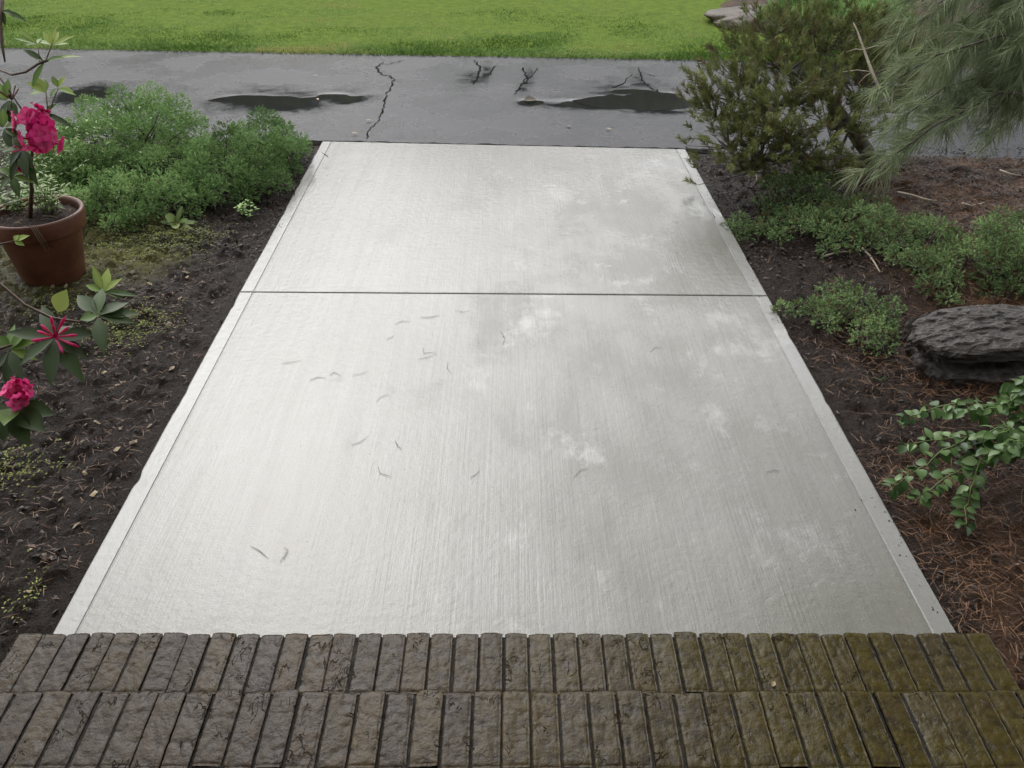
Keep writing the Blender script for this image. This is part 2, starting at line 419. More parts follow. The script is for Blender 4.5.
# ------------------------------------------------------------------ driveway
DR_Z = -.03
def drive_near(x): return FL.y + (FR.y - FL.y) * (x - FL.x) / (FR.x - FL.x) + .035
GL, GR = at(0, 48, DR_Z), at(700, 60, DR_Z)
def drive_far(x): return GL.y + (GR.y - GL.y) * (x - GL.x) / (GR.x - GL.x)
PUD = []                                    # puddle dips: x, y, rx, ry
for (px, py, rpx, rpy) in ((82, 95, 24, 5), (285, 101, 58, 6), (345, 97, 26, 4), (640, 97, 52, 9), (600, 103, 60, 4), (668, 106, 30, 5), (528, 102, 12, 2.5), (474, 80, 16, 4), (486, 74, 6, 6), (524, 88, 8, 5), (530, 78, 5, 7), (622, 88, 22, 5), (640, 80, 10, 7), (240, 98, 24, 3)):
    c = at(px, py, DR_Z); e = at(px + rpx, py, DR_Z); f_ = at(px, py - rpy, DR_Z)
    PUD.append((c.x, c.y, e.x - c.x, f_.y - c.y))
def drive_z(x, y):
    z = DR_Z + .010 * (fbm(x * .7, y * .7, 3, 3) - .5) + .0018 * (fbm(x * 5, y * 5, 3, 8) - .5)
    for (cx, cy, rx, ry) in PUD[:7] + PUD[-1:]:
        q = ((x - cx) / rx) ** 2 + ((y - cy) / ry) ** 2
        z = z - .0075 * np.exp(-q * .9) * (.35 + 1.3 * fbm(x * 4.2, y * 7, 3, 14))
    return z
xs = np.concatenate([np.linspace(-30, -5.2, 26), np.linspace(-5.1, 4.6, 320), np.linspace(4.7, 30, 26)]); ts_ = np.linspace(0, 1, 90)
XX, TT = np.meshgrid(xs, ts_); YY = drive_near(XX) + (drive_far(XX) - drive_near(XX)) * TT
ZZ = drive_z(XX, YY)
WET = np.zeros_like(XX)
for (cx, cy, rx, ry) in PUD: WET = np.maximum(WET, (.95 if (cx, cy, rx, ry) in PUD[:7] else .7) * np.exp(-(((XX - cx) / (rx * 1.5)) ** 2 + ((YY - cy) / (ry * 2.8)) ** 2)))
def grid_faces(nr, nc):
    i = np.arange(nr - 1)[:, None] * nc + np.arange(nc - 1)[None]
    return np.stack([i, i + 1, i + nc + 1, i + nc], -1).reshape(-1, 4)
np_mesh('driveway', np.stack([XX, YY, ZZ], -1).reshape(-1, 3), grid_faces(*XX.shape), M['asphalt'], None, WET.ravel(), smooth=True)['kind'] = 'structure'
for k, (cx, cy, rx, ry) in enumerate(PUD[:7] + PUD[-1:]):
    # level of each pool: a little under the brim of its dip, so the asphalt draws the shore line
    th = np.linspace(0, 2 * np.pi, 40, endpoint=False)
    rim = drive_z(cx + rx * 1.0 * np.cos(th), cy + ry * 1.0 * np.sin(th)); lev = float(np.median(rim)) - .0006
    rr = 1.35
    V = [(cx, cy, lev)] + [(cx + rx * rr * math.cos(t), cy + ry * rr * math.sin(t), lev) for t in th]
    np_mesh('puddle', V, [(0, 1 + i, 1 + (i + 1) % 40) for i in range(40)], M['water'])['kind'] = 'structure'
def crack(pxs, w0, name='asphalt_crack'):
    pts = []
    for i in range(len(pxs) - 1):
        (x0, y0), (x1, y1) = pxs[i], pxs[i + 1]
        for t in np.linspace(0, 1, 7)[:-1]:
            pts.append((x0 + (x1 - x0) * t + random.uniform(-1.6, 1.6), y0 + (y1 - y0) * t + random.uniform(-.4, .4)))
    pts.append(pxs[-1]); V = []; Fs = []
    for i, (px, py) in enumerate(pts):
        p = at(px, py, DR_Z); a = at(*pts[max(i - 1, 0)], DR_Z); b = at(*pts[min(i + 1, len(pts) - 1)], DR_Z)
        d = (b - a).normalized(); n = Vector((-d.y, d.x, 0)); w = w0 * random.uniform(.25, .95) * (.3 if i in (0, len(pts) - 1) else 1)
        for s in (-1, 1):
            q = p + n * w * s; V.append((q.x, q.y, float(drive_z(np.array(q.x), np.array(q.y))) + .004))
    Fs = [(2 * i, 2 * i + 2, 2 * i + 3, 2 * i + 1) for i in range(len(pts) - 1)]
    np_mesh(name, V, Fs, M['crack'])['kind'] = 'structure'
for pts, w in (([(367, 139), (370, 130), (380, 118), (384, 108), (385, 98), (389, 90), (394, 80), (391, 76), (381, 75), (377, 67), (383, 62)], .011),
               ([(383, 65), (396, 63), (404, 60)], .007),
               ([(474, 60), (480, 68), (479, 76), (473, 85)], .015), ([(495, 66), (488, 76)], .010),
               ([(524, 68), (526, 78), (520, 88), (515, 95)], .014), ([(537, 68), (531, 77), (526, 84)], .010),
               ([(638, 68), (642, 78), (648, 86), (660, 92)], .013), ([(632, 74), (622, 84), (610, 88)], .010), ([(645, 74), (655, 77)], .008)):
    crack(pts, w)

# lawn: turf sheet, then grass blades
LZ = -.012
xs = np.linspace(-30, 30, 160); ts_ = np.concatenate([np.linspace(0, .1, 20), np.linspace(.104, 1, 60)])
XX, TT = np.meshgrid(xs, ts_); YY = drive_far(XX) + TT * 55
ZZ = LZ - .05 * np.exp(-TT * 55 / .05) + .03 * (fbm(XX * .8, YY * .8, 3, 4) - .5) + TT * .4
np_mesh('lawn', np.stack([XX, YY, ZZ], -1).reshape(-1, 3), grid_faces(*XX.shape), M['turf'], smooth=True)['kind'] = 'structure'
def bed2_mask(x, y):      # planting bed beyond the driveway, right
    c = at(945, 14, 0); return ((x - c.x) / 3.05) ** 2 + ((y - c.y) / 2.1) ** 2
n = 230000
gx = rng.uniform(-8.2, 6.6, n); gy0 = drive_far(gx); gy = gy0 + rng.power(1.0, n) * 5.2 - .03
dens = fbm(gx * 2.2, gy * 2.2, 3, 21)
keep = (bed2_mask(gx, gy) > 1 + .25 * (dens - .5)) & (gx > -gy * .66 - .2)
gx, gy, gy0, dens = gx[keep], gy[keep], gy0[keep], dens[keep]; n = len(gx)
edge = gy - gy0 < .12
P = np.stack([gx, gy, np.full(n, LZ - .015)], -1)
D = np.stack([rng.normal(0, .42, n), rng.normal(-.08, .42, n), np.ones(n)], -1)
Lg = rng.uniform(.035, .085, n) * (.6 + .9 * dens); Lg[edge] *= rng.uniform(.7, 1.5, edge.sum())
tint = np.clip(.28 + .75 * (fbm(gx * .9, gy * 1.6, 4, 33) - .5) * 3.2 + .2 + rng.normal(0, .13, n), 0, 1); tint[edge] = np.clip(tint[edge] + rng.normal(.1, .2, edge.sum()), 0, 1)
V, T3, t = blades(P, D, Lg, rng.uniform(.006, .010, n), .5, tint)
tag(np_mesh('grass', V, T3, M['grass'], None, t), 'bright green mown grass growing beyond the wet driveway', 'grass', kind='stuff')

# ------------------------------------------------------------------ planting beds
def soil_height(x, y, seed, amp=1.0):
    clod = np.abs(fbm(x * 9, y * 9, 3, seed) - .5) * 2
    fine = fbm(x * 34, y * 34, 3, seed + 4)
    return amp * (.050 * (fbm(x * 1.6, y * 1.6, 3, seed + 8) - .45) + .055 * (clod - .25) + .028 * (fine - .5))
def bed_base(d): return -.028 + .055 * np.clip(d / 1.2, 0, 1)
def bed_z(x, y, left):
    x = np.asarray(x, float); y = np.asarray(y, float)
    d = np.where(left, edge_x(y, True) - x, x - edge_x(y, False))
    k = np.clip(d / .12, .15, 1) * np.clip((drive_near(x) - .02 - y) / .15, 0, 1)
    return bed_base(d) * np.clip((drive_near(x) - y) / .3, 0, 1) - .03 * (1 - np.clip((drive_near(x) - y) / .3, 0, 1)) + soil_height(x, y, 40 if left else 60) * k * (1.0 if left else .9)
def bz(x, y): return float(bed_z(x, y, x < 0))
def bed(left, mat, name):
    ds = np.concatenate([[-.02], np.linspace(0, 2.6, 175), np.linspace(2.65, 9, 40)])
    ysn = np.concatenate([np.linspace(-3, .9, 12), np.linspace(.95, 7.4, 360)])
    DD, Yg = np.meshgrid(ds, ysn)
    X = np.where(left, edge_x(Yg, True) - DD, edge_x(Yg, False) + DD)
    Yg = np.minimum(Yg, drive_near(X) - .002)
    Z = bed_z(X, Yg, left)
    # cover mask: moss on the left, needle duff on the right
    if left:
        mask = np.clip(1 - ((X + 2.35) / .6) ** 2 - ((Yg - 4.6) / .7) ** 2, 0, 1) * 1.2 + np.clip((DD - .9) / .5, 0, .2)
    else:
        mask = np.clip((DD - .55) / .8, 0, .9) + np.clip((2.9 - Yg) / .8, 0, .6) * np.clip(DD / .15, 0, 1)
    F4 = grid_faces(*X.shape)
    if left: F4 = F4[:, ::-1]
    np_mesh(name, np.stack([X, Yg, Z], -1).reshape(-1, 3), F4, mat, None, np.clip(mask, 0, 1).ravel(), smooth=True)['kind'] = 'structure'
bed(True, M['soil'], 'garden_soil'); bed(False, M['duff'], 'garden_soil')
# dark joint of soil between slab and driveway
V = []
for px in np.linspace(300, 712, 60):
    x = at(px, 145).x; y = drive_near(x)
    V += [(x, y - .05, -.028 + .012 * random.random()), (x, y + .03 + .02 * random.random(), -.022 + .006 * random.random())]
np_mesh('soil_joint', V, [(2 * i, 2 * i + 2, 2 * i + 3, 2 * i + 1) for i in range(59)], M['crack'])['kind'] = 'structure'
# bed beyond the driveway on the right
c2 = at(945, 14, 0); th = np.linspace(0, 2 * np.pi, 73)[:-1]; rr = np.linspace(0.0, 1, 34)
RR, TH = np.meshgrid(rr, th)
RRw = RR * (1 + .10 * np.sin(3 * TH + 1) + .05 * np.sin(7 * TH))
X2 = c2.x + 3.05 * RRw * np.cos(TH); Y2 = np.maximum(c2.y + 2.1 * RRw * np.sin(TH), drive_far(c2.x + 3.05 * RRw * np.cos(TH)) + .03)
def bed2_z(x, y): return -.05 + .30 * np.clip(1 - bed2_mask(x, y), 0, 1) ** .8 + .03 * (fbm(x * 6, y * 6, 3, 70) - .5)
nr, nc = X2.shape; idx = np.arange(nr * nc).reshape(nr, nc); nx = np.roll(idx, -1, 0)
F4 = np.stack([idx[:, :-1], idx[:, 1:], nx[:, 1:], nx[:, :-1]], -1).reshape(-1, 4)
np_mesh('planting_bed', np.stack([X2, Y2, bed2_z(X2, Y2)], -1).reshape(-1, 3), F4, M['duff'], None, np.full(X2.size, .8), smooth=True)['kind'] = 'structure'

# ------------------------------------------------------------------ loose cover on the beds (uncountable)
def chips(n, xr, yr, prob, zf, size, mat, name, label, cat, elong=2.2):
    x = rng.uniform(*xr, n * 3); y = rng.uniform(*yr, n * 3); k = rng.random(n * 3) < prob(x, y)
    x, y = x[k][:n], y[k][:n]; m = len(x); z = zf(x, y) + .006
    A = rand_dir(m); A[:, 2] *= .35; A = unit(A); U = unit(np.stack([rng.normal(0, .35, m), rng.normal(0, .35, m), np.ones(m)], -1))
    Bd = unit(np.cross(U, A)); s = rng.uniform(.4, 1, m)[:, None] * size; w = s / elong * rng.uniform(.6, 1.3, m)[:, None]
    C = np.stack([x, y, z], -1)
    V = np.stack([C - A * s - Bd * w * .5, C - A * s * .6 + Bd * w, C + A * s + Bd * w * .6, C + A * s * .8 - Bd * w, C + U * w * .5], 1).reshape(-1, 3)
    b = np.arange(m)[:, None] * 5
    T3 = np.stack([b + [0, 1, 4], b + [1, 2, 4], b + [2, 3, 4], b + [3, 0, 4]], 1).reshape(-1, 3)
    return tag(np_mesh(name, V, T3, mat, None, np.repeat(rng.random(m), 5)), label, cat, kind='stuff')
def d_left(x, y): return edge_x(y, True) - x
def d_right(x, y): return x - edge_x(y, False)
chips(9000, (-4.3, -.9), (1.0, 6.6), lambda x, y: (d_left(x, y) > .01) * (.25 + .75 * (y > 4.6)), lambda x, y: bed_z(x, y, True), .016, M['chip'], 'mulch',
      'dark wet crumbs of mulch and soil along the left edge of the slab', 'mulch')
chips(9000, (.9, 4.4), (1.0, 6.6), lambda x, y: (d_right(x, y) > .01) * (.3 + .7 * (y > 4.4)), lambda x, y: bed_z(x, y, False), .016, M['chip'], 'mulch',
      'dark wet crumbs of mulch and soil along the right edge of the slab', 'mulch')
_cx = []
n_ = 420
yy = rng.uniform(1.75, 6.4, n_); left_ = rng.random(n_) < .5; dd_ = np.abs(rng.exponential(.022, n_)) + .003
C = np.stack([np.where(left_, edge_x(yy, True) + dd_, edge_x(yy, False) - dd_), yy, np.full(n_, .0015)], -1); k_ = fbm(yy * 2.5, left_ * 9.0, 2, 55) > .5; C = C[k_]; n_ = len(C)
A_ = rng.uniform(0, 6.28, n_); s_ = rng.uniform(.0015, .005, n_)[:, None]
A1 = np.stack([np.cos(A_), np.sin(A_), 0 * A_], -1) * s_; A2 = np.stack([-np.sin(A_), np.cos(A_), 0 * A_], -1) * s_ * .6; U_ = np.array([0, 0, 1.0]) * s_ * .7
V = np.stack([C - A1, C - A2, C + A1, C + A2, C + U_], 1).reshape(-1, 3); b_ = np.arange(n_)[:, None] * 5
tag(np_mesh('soil_crumbs', V, np.stack([b_ + [0, 1, 4], b_ + [1, 2, 4], b_ + [2, 3, 4], b_ + [3, 0, 4]], 1).reshape(-1, 3), M['chip'], None, np.repeat(rng.random(n_), 5)), 'dark soil crumbs spilled on the borders of the wet slab', 'soil', kind='stuff')
def needles(n, xr, yr, prob, zf, L, W, mat, name, label, cat):
    x = rng.uniform(*xr, n * 4); y = rng.uniform(*yr, n * 4); k = rng.random(n * 4) < prob(x, y)
    x, y = x[k][:n], y[k][:n]; m = len(x)
    a = rng.uniform(0, 2 * np.pi, m)
    D = np.stack([np.cos(a), np.sin(a), rng.normal(.10, .12, m)], -1)
    P = np.stack([x, y, zf(x, y) + rng.uniform(.004, .018, m)], -1)
    V, T3, t = blades(P, D, rng.uniform(.5, 1, m) * L, W, .12, rng.random(m), side=unit(np.cross(D, np.array([0, 0, 1.0]) + rng.normal(0, .3, (m, 3)))))
    return tag(np_mesh(name, V, T3, mat, None, t), label, cat, kind='stuff')
def spot(px, py, r):
    c = at(px, py, 0); return lambda x, y: np.exp(-((x - c.x) ** 2 + (y - c.y) ** 2) / r ** 2)
S = [spot(970, 385, .38), spot(930, 540, .28), spot(985, 600, .35), spot(955, 470, .2), spot(870, 345, .22), spot(880, 460, .12), spot(1000, 280, .5), spot(900, 525, .2), spot(1000, 210, .5), spot(940, 590, .18)]
needles(15000, (.9, 4.6), (1.0, 6.4), lambda x, y: np.clip((d_right(x, y) > .02) * (.012 + sum(f(x, y) for f in S)), 0, 1), lambda x, y: bed_z(x, y, False), .080, .0016, M['duffneedle'],
        'needle_litter', 'rusty fallen pine needles matted on the right bed', 'needle litter')
S2 = [spot(30, 420, .4), spot(100, 500, .25), spot(80, 560, .22), spot(150, 380, .3), spot(60, 350, .5), spot(140, 300, .4), spot(25, 480, .3)]
needles(2200, (-3.6, -1.0), (1.0, 5.4), lambda x, y: np.clip((d_left(x, y) > .03) * (.006 + sum(f(x, y) for f in S2)), 0, .8), lambda x, y: bed_z(x, y, True), .055, .0016, M['duffneedle'],
        'dry_litter', 'tan dry needles and leaf scraps on the left bed', 'leaf litter')
chips(220, (-3.4, -1.2), (1.4, 5.2), lambda x, y: np.clip((d_left(x, y) > .05) * (.01 + sum(f(x, y) for f in S2)), 0, .7), lambda x, y: bed_z(x, y, True), .02, M['tan'],
      'leaf_scraps', 'small tan scraps of dead leaf on the left bed', 'leaf litter', 1.6)
S3 = [spot(165, 240, .22), spot(125, 248, .16), spot(140, 318, .13), spot(118, 330, .14), spot(200, 236, .09), spot(60, 305, .12), spot(45, 590, .08), spot(130, 222, .22), spot(8, 470, .12)]
needles(26000, (-3.6, -1.3), (1.6, 5.6), lambda x, y: np.clip((d_left(x, y) > .12) * sum(f(x, y) for f in S3), 0, 1), lambda x, y: bed_z(x, y, True) - .004, .015, .005, M['moss'],
        'ground_cover', 'low yellow green moss and seedlings between pot and slab', 'ground cover')

# ------------------------------------------------------------------ brick steps
def brick_tread(y_front, length, x0, x1, z_top, first, parent, seed):
    rs = np.random.default_rng(seed); MOD = .0672
    xs = np.arange(x0 + first, x1 - MOD * .5, MOD); nx_, ny_, = 13, 36
    VV, FF, TT_ = [], [], []; base = 0
    for row in range(2):                         # front course and the course butted behind it
        yf = y_front - row * (length + .011)
        for x in xs:
            w = MOD - rs.uniform(.0035, .0075) ; l = length - rs.uniform(0, .006)
            cx = x + w / 2 + rs.normal(0, .0008); tilt = rs.normal(0, .0012); dz = rs.normal(0, .0015); yj = rs.normal(0, .0022)
            u = np.linspace(-1, 1, nx_); v = np.linspace(0, 1, ny_)
            U, Vv = np.meshgrid(u, v)
            X = cx + U * w / 2; Y = yf + yj - Vv * l
            o1, o2 = rs.uniform(0, 90, 2)
            # bark-like scoring: ridged noise drawn out along the brick and skewed
            g = np.abs(fbm((X + .3 * Y) * 42 + o1, Y * 19 + o2 + X * 8, 4, seed) - .5) * 2
            g2 = fbm(X * 45 + o2, Y * 40 + o1, 3, seed + 9)
            Z = z_top + dz + U * tilt + .0022 * np.clip(g * 6, 0, 1) - .0022 + .0018 * (g2 - .5)
            e = np.maximum(np.abs(U) ** 16 * .0022, np.maximum(np.exp(-Vv * l / .004), np.exp(-(1 - Vv) * l / .004)) * .004)
            Z = Z - e
            wob = .0018 * (fbm(Y * 50 + o1, Y * 0 + U * 1.0, 2, seed) - .5)
            X = X + wob * np.sign(U) * (np.abs(U) > .9)
            Y = Y - np.where(Vv < .01, .004 * np.abs(U) ** 4, 0)
            top = np.stack([X, Y, Z], -1).reshape(-1, 3)
            ring = list(range(nx_)) + [r * nx_ + nx_ - 1 for r in range(1, ny_)] + [(ny_ - 1) * nx_ + c for c in range(nx_ - 2, -1, -1)] + [r * nx_ for r in range(ny_ - 2, 0, -1)]
            low = top[ring].copy(); low[:, 2] = z_top - .092
            F4 = grid_faces(ny_, nx_)[:, ::-1]; nT = len(top); k = len(ring)
            side = np.array([(ring[i], nT + i, nT + (i + 1) % k, ring[(i + 1) % k]) for i in range(k)])
            VV += [top, low]; FF.append(np.concatenate([F4, side]) + base); base += nT + k
            TT_.append(np.full(nT + k, rs.random()))
    br = np_mesh('tread', np.concatenate(VV), np.concatenate(FF), M['brick'], parent, np.concatenate(TT_), smooth=True)
    mb = MB()
    for (a, b, c, d, z0, z1) in ((x0 + .004, x1 - .004, y_front - 2 * length - .008, y_front - .013, -.30, z_top - .0065),):
        vv = [(a, c, z0), (b, c, z0), (b, d, z0), (a, d, z0), (a, c, z1), (b, c, z1), (b, d, z1), (a, d, z1)]
        mb.add(vv, [(0, 1, 5, 4), (1, 2, 6, 5), (2, 3, 7, 6), (3, 0, 4, 7), (4, 5, 6, 7)])
    mb.build('mortar', M['mortar'], br, False)
    return br
H1, H2 = .168, .338
s1, s2 = at(20, 632, H1), at(985, 632, H1); e2 = at(500, 690, H2)
st = empty('brick_steps', (0, e2.y, 0), 'wet dark brick steps of two treads, mossy green towards the right end', 'steps')
brick_tread(s1.y, .205, s1.x, s2.x, H1, .0, st, 3)
brick_tread(e2.y, .205, s1.x - .02, s2.x + .03, H2, .018, st, 11)
# pale grit in some joints
mb = MB()
# ------------------------------------------------------------------ junipers
def juniper_tufts(lobes, per, leaf_l, leaf_w, sprig, per_tuft, tint_mu=.45, up=.5, dead=.0):
    """lobes (x,y,z,r): sprigs of scale leaves all over each lobe"""
    C, Dv, S, Dq, To = [], [], [], [], []
    lob = np.array(lobes)
    for (x, y, z, r) in lobes:
        m = max(20, int(per * 6.5 * (r / .12) ** 2))
        d = rand_dir(m); d[:, 2] = np.abs(d[:, 2]) * 1.1 - .5; d = unit(d)
        p = np.array([x, y, z]) + d * r * np.where(rng.random(m) < .3, rng.uniform(.15, .7, m), rng.uniform(.8, 1.0, m))[:, None] * np.array([1, 1, .85])
        dd = np.linalg.norm((p[:, None] - lob[None, :, :3]) / np.array([1, 1, .8]), axis=2) / lob[None, :, 3]
        k = ((dd < .75).sum(1) <= 1)
        C.append(p[k]); Dv.append(d[k]); Dq.append(d[k][:, 2]); To.append(np.full(int(k.sum()), rng.normal(0, .15)))
    C = np.concatenate(C); Dv = unit(np.concatenate(Dv) + np.array([0, 0, up]) + rng.normal(0, .35, (sum(len(c) for c in C[:0]) + len(C), 3)))
    m = len(C); tm = np.clip(tint_mu + np.concatenate(To) + rng.normal(0, .14, m), 0.05, .95)
    if dead: tm[rng.random(m) < dead] = .02
    k = per_tuft
    s = np.tile(np.linspace(0, 1, k), (m, 1)); L = sprig * rng.uniform(.7, 1.25, m)
    P = C[:, None] + Dv[:, None] * (s * L[:, None])[..., None]
    rd = rng.normal(size=(m, k, 3)); rd = unit(rd - (rd * Dv[:, None]).sum(-1, keepdims=True) * Dv[:, None])
    LD = unit(Dv[:, None] * .75 + rd * (.95 - .55 * s[..., None]))
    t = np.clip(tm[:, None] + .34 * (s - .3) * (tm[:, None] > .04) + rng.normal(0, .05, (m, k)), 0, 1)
    ll = leaf_l * rng.uniform(.7, 1.2, (m, k)) * (1.1 - .4 * s)
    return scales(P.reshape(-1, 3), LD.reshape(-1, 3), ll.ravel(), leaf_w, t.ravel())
def lobes_on(mounds, n, r0, r1, flat=.85, gap=0):
    out = []; r0, r1 = r0 * (.66 if gap > .4 else .74), r1 * (.66 if gap > .4 else .78)
    for i in range(n * 60):
        cx, cy, rx, ry, h = mounds[rng.integers(len(mounds))]
        a = rng.uniform(0, 2 * np.pi); q = math.sqrt(rng.random())
        x = cx + rx * q * math.cos(a); y = cy + ry * q * math.sin(a); g = bz(x, y)
        r = rng.uniform(r0, r1)
        nz = float(fbm(np.array(x * 5.5), np.array(y * 5.5), 2, 91)); sw = min(1.06, .84 + 1.25 * (nz - .5))
        if nz < gap: continue          # the swell and dip of the cushions
        z = max(g + h * math.sqrt(max(0, 1 - (flat * q) ** 2)) * sw * rng.uniform(.88, 1.04) - r * .4, g + r * .3)
        if z - g > r * 1.5 and rng.random() < .35: z = g + (z - g) * rng.uniform(.2, .85)
        if any((x - o[0]) ** 2 + (y - o[1]) ** 2 + (z - o[2]) ** 2 < (.92 * (r + o[3])) ** 2 for o in out): continue
        out.append((x, y, z, r))
        if len(out) >= n * 3: break
    return out
def juniper(label, mounds, nl, r0, r1, per, mat, tint=.45, sprig=.026, k=15, up=.12, flat=.85, leaf=(.0105, .0042), dead=0, branches=0, open_=False):
    cx, cy = mounds[0][:2]
    root = empty('juniper_shrub', (cx, cy, bz(cx, cy)), label, 'shrub', 'juniper shrubs beside the concrete path')
    lb = lobes_on(mounds, nl, r0, r1, flat, .375 if branches else .28)
    V, T3, t = juniper_tufts(lb, per, leaf[0], leaf[1], sprig, k, tint, up, dead)
    np_mesh('foliage', V, T3, mat, root, t)
    mb = MB()
    for i, (x, y, z, r) in enumerate(lb):
        for _ in range(3):                                        # the dead inner twigs the tufts hide
            p0 = Vector((x + rng.normal(0, r), y + rng.normal(0, r), bz(x, y) + (z - bz(x, y)) * rng.uniform(.1, .8))); p1 = p0 + Vector(rand_dir(1)[0]) * .07
            mb.tube([p0, p1], [.0035, .002], 3)
        if i % 3 == 0:
            m0 = min(mounds, key=lambda m: (m[0] - x) ** 2 + (m[1] - y) ** 2)
            b = Vector((m0[0] + rng.normal(0, .04), m0[1] + rng.normal(0, .04), bz(m0[0], m0[1]) + .01)); e = Vector((x, y, z))
            mid = (b + e) / 2 + Vector((rng.normal(0, .03), rng.normal(0, .03), -.03 if branches else .01))
            mid.z = max(mid.z, bz(mid.x, mid.y) + .012)
            mb.tube([b, (b + mid) / 2 + Vector((0, 0, .01)), mid, (mid + e) / 2 + Vector((0, .01, -.01)), e], [.010, .008, .006, .004, .002], 5)
    tag(mb.build('branches', M['bark'], root), kind='stuff')          # hundreds of twigs
    return root
def mound(px, py, rpx, rpy, h):         # foot centre in the photo, half width px, half depth px on the ground
    c = at(px, py, 0.0); e = at(px + rpx, py, 0); f_ = at(px, py - rpy, 0)
    return (c.x, c.y, e.x - c.x, f_.y - c.y, h)
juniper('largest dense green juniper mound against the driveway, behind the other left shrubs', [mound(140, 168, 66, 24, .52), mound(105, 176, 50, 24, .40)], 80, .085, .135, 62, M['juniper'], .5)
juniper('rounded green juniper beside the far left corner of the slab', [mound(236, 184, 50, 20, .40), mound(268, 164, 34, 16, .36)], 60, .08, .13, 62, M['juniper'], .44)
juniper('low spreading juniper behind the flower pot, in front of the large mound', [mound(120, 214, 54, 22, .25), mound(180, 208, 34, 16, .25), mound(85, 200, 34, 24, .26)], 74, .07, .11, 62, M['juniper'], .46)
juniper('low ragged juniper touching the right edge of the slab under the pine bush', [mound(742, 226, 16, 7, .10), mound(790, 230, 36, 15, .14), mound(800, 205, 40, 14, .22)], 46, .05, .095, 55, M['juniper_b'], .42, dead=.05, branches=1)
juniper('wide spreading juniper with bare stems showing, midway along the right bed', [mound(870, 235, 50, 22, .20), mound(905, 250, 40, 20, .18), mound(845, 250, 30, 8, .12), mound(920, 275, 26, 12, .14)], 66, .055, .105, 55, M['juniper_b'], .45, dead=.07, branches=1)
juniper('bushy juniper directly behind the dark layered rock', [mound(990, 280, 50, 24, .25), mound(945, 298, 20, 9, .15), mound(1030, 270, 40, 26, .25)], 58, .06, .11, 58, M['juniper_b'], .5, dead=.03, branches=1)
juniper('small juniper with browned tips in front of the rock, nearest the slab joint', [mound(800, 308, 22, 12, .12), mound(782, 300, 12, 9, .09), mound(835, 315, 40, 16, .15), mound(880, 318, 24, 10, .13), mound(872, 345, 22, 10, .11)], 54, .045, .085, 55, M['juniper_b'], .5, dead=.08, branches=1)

# ------------------------------------------------------------------ mugo pine bush
def pine_shoots(C, Dv, k, nl, shoot, w, spread, tint_mu, droop=0.1, dead=0):
    m = len(C); s = rng.uniform(0, 1, (m, k))
    P = C[:, None] + Dv[:, None] * (s * shoot)[..., None]
    rd = rng.normal(size=(m, k, 3)); rd = unit(rd - (rd * Dv[:, None]).sum(-1, keepdims=True) * Dv[:, None])
    LD = unit(Dv[:, None] + rd * spread)
    tm = np.clip(tint_mu + rng.normal(0, .17, m), .1, 1)
    if dead: tm[rng.random(m) < dead] = .02
    t = np.clip(tm[:, None] + rng.normal(0, .08, (m, k)), 0, 1)
    return blades(P.reshape(-1, 3), LD.reshape(-1, 3), (nl * rng.uniform(.75, 1.15, (m, k))).ravel(), w, droop, t.ravel())
base = at(872, 168, 0.0)
mugo = empty('mugo_pine', (base.x, base.y, bz(base.x, base.y)), 'bushy dark green pine leaning left from a bare trunk by the driveway', 'pine')
# branch pads, given by where they stand and their depth from the camera
pads = [(700, 110, 5.75), (712, 140, 5.6), (722, 75, 5.9), (745, 100, 5.7), (760, 60, 6.0), (735, 165, 5.6), (770, 140, 5.5), (775, 95, 5.75), (800, 45, 6.2), (800, 80, 5.9), (810, 115, 5.7),
        (790, 160, 5.55), (835, 55, 6.2), (840, 90, 6.0), (850, 30, 6.4), (865, 70, 6.1), (880, 40, 6.3), (730, 48, 6.1), (830, 125, 5.8), (755, 30, 6.2), (695, 90, 5.8), (755, 125, 5.55), (720, 122, 5.7), (820, 25, 6.3), (890, 80, 6.1), (780, 30, 6.25), (868, 105, 6.0), (745, 150, 5.5), (815, 165, 5.6)]
tb, bb = MB(), MB()
bz0 = bz(base.x, base.y)
t0 = Vector((base.x, base.y, bz0 - .05)); t1 = atd(850, 128, 5.9); t2 = atd(822, 92, 5.95); t3 = atd(790, 70, 6.0)
tb.tube([t0, t0.lerp(t1, .35) + Vector((.02, 0, .02)), t1, t1.lerp(t2, .5) + Vector((0, 0, .02)), t2, t3], [.062, .05, .042, .032, .024, .012], 9)
tb.build('trunk', M['bark'], mugo)
hubs = [t1, t2, t3, atd(850, 128, 5.9).lerp(t0, .35), atd(770, 105, 5.7), atd(865, 90, 6.05)]
bb.tube([t2, t2.lerp(hubs[4], .5) + Vector((0, 0, -.04)), hubs[4]], [.022, .018, .012], 6); bb.tube([t1, hubs[5]], [.02, .012], 6)
low = t0.lerp(t1, .3); bb.tube([low, atd(800, 158, 5.6), atd(740, 162, 5.55), atd(718, 140, 5.6)], [.022, .016, .010, .005], 6)
C, Dv = [], []
for (px, py, z) in pads:
    c = atd(px + 18, py, z); h = min(hubs, key=lambda q: (q - c).length)
    mid = h.lerp(c, .5) + Vector((rng.normal(0, .03), rng.normal(0, .03), -.04))
    bb.tube([h, mid, c + Vector((0, 0, -.04))], [.012, .009, .005], 5)
    for j in range(40):
        o = rng.normal(0, 1, 3) * np.array([.105, .12, .07]); p = np.array(c) + o
        d = unit(np.array([o[0] * 2.2, o[1] * 1.5, .45 + abs(rng.normal(0, .25))]) + rng.normal(0, .25, 3) + np.array(unit(np.array(c - h))) * .35)
        C.append(p); Dv.append(d)
        if j % 2 == 0: bb.tube([c + Vector((0, 0, -.05)), Vector(p)], [.004, .002], 4)
bb.build('branches', M['bark'], mugo)
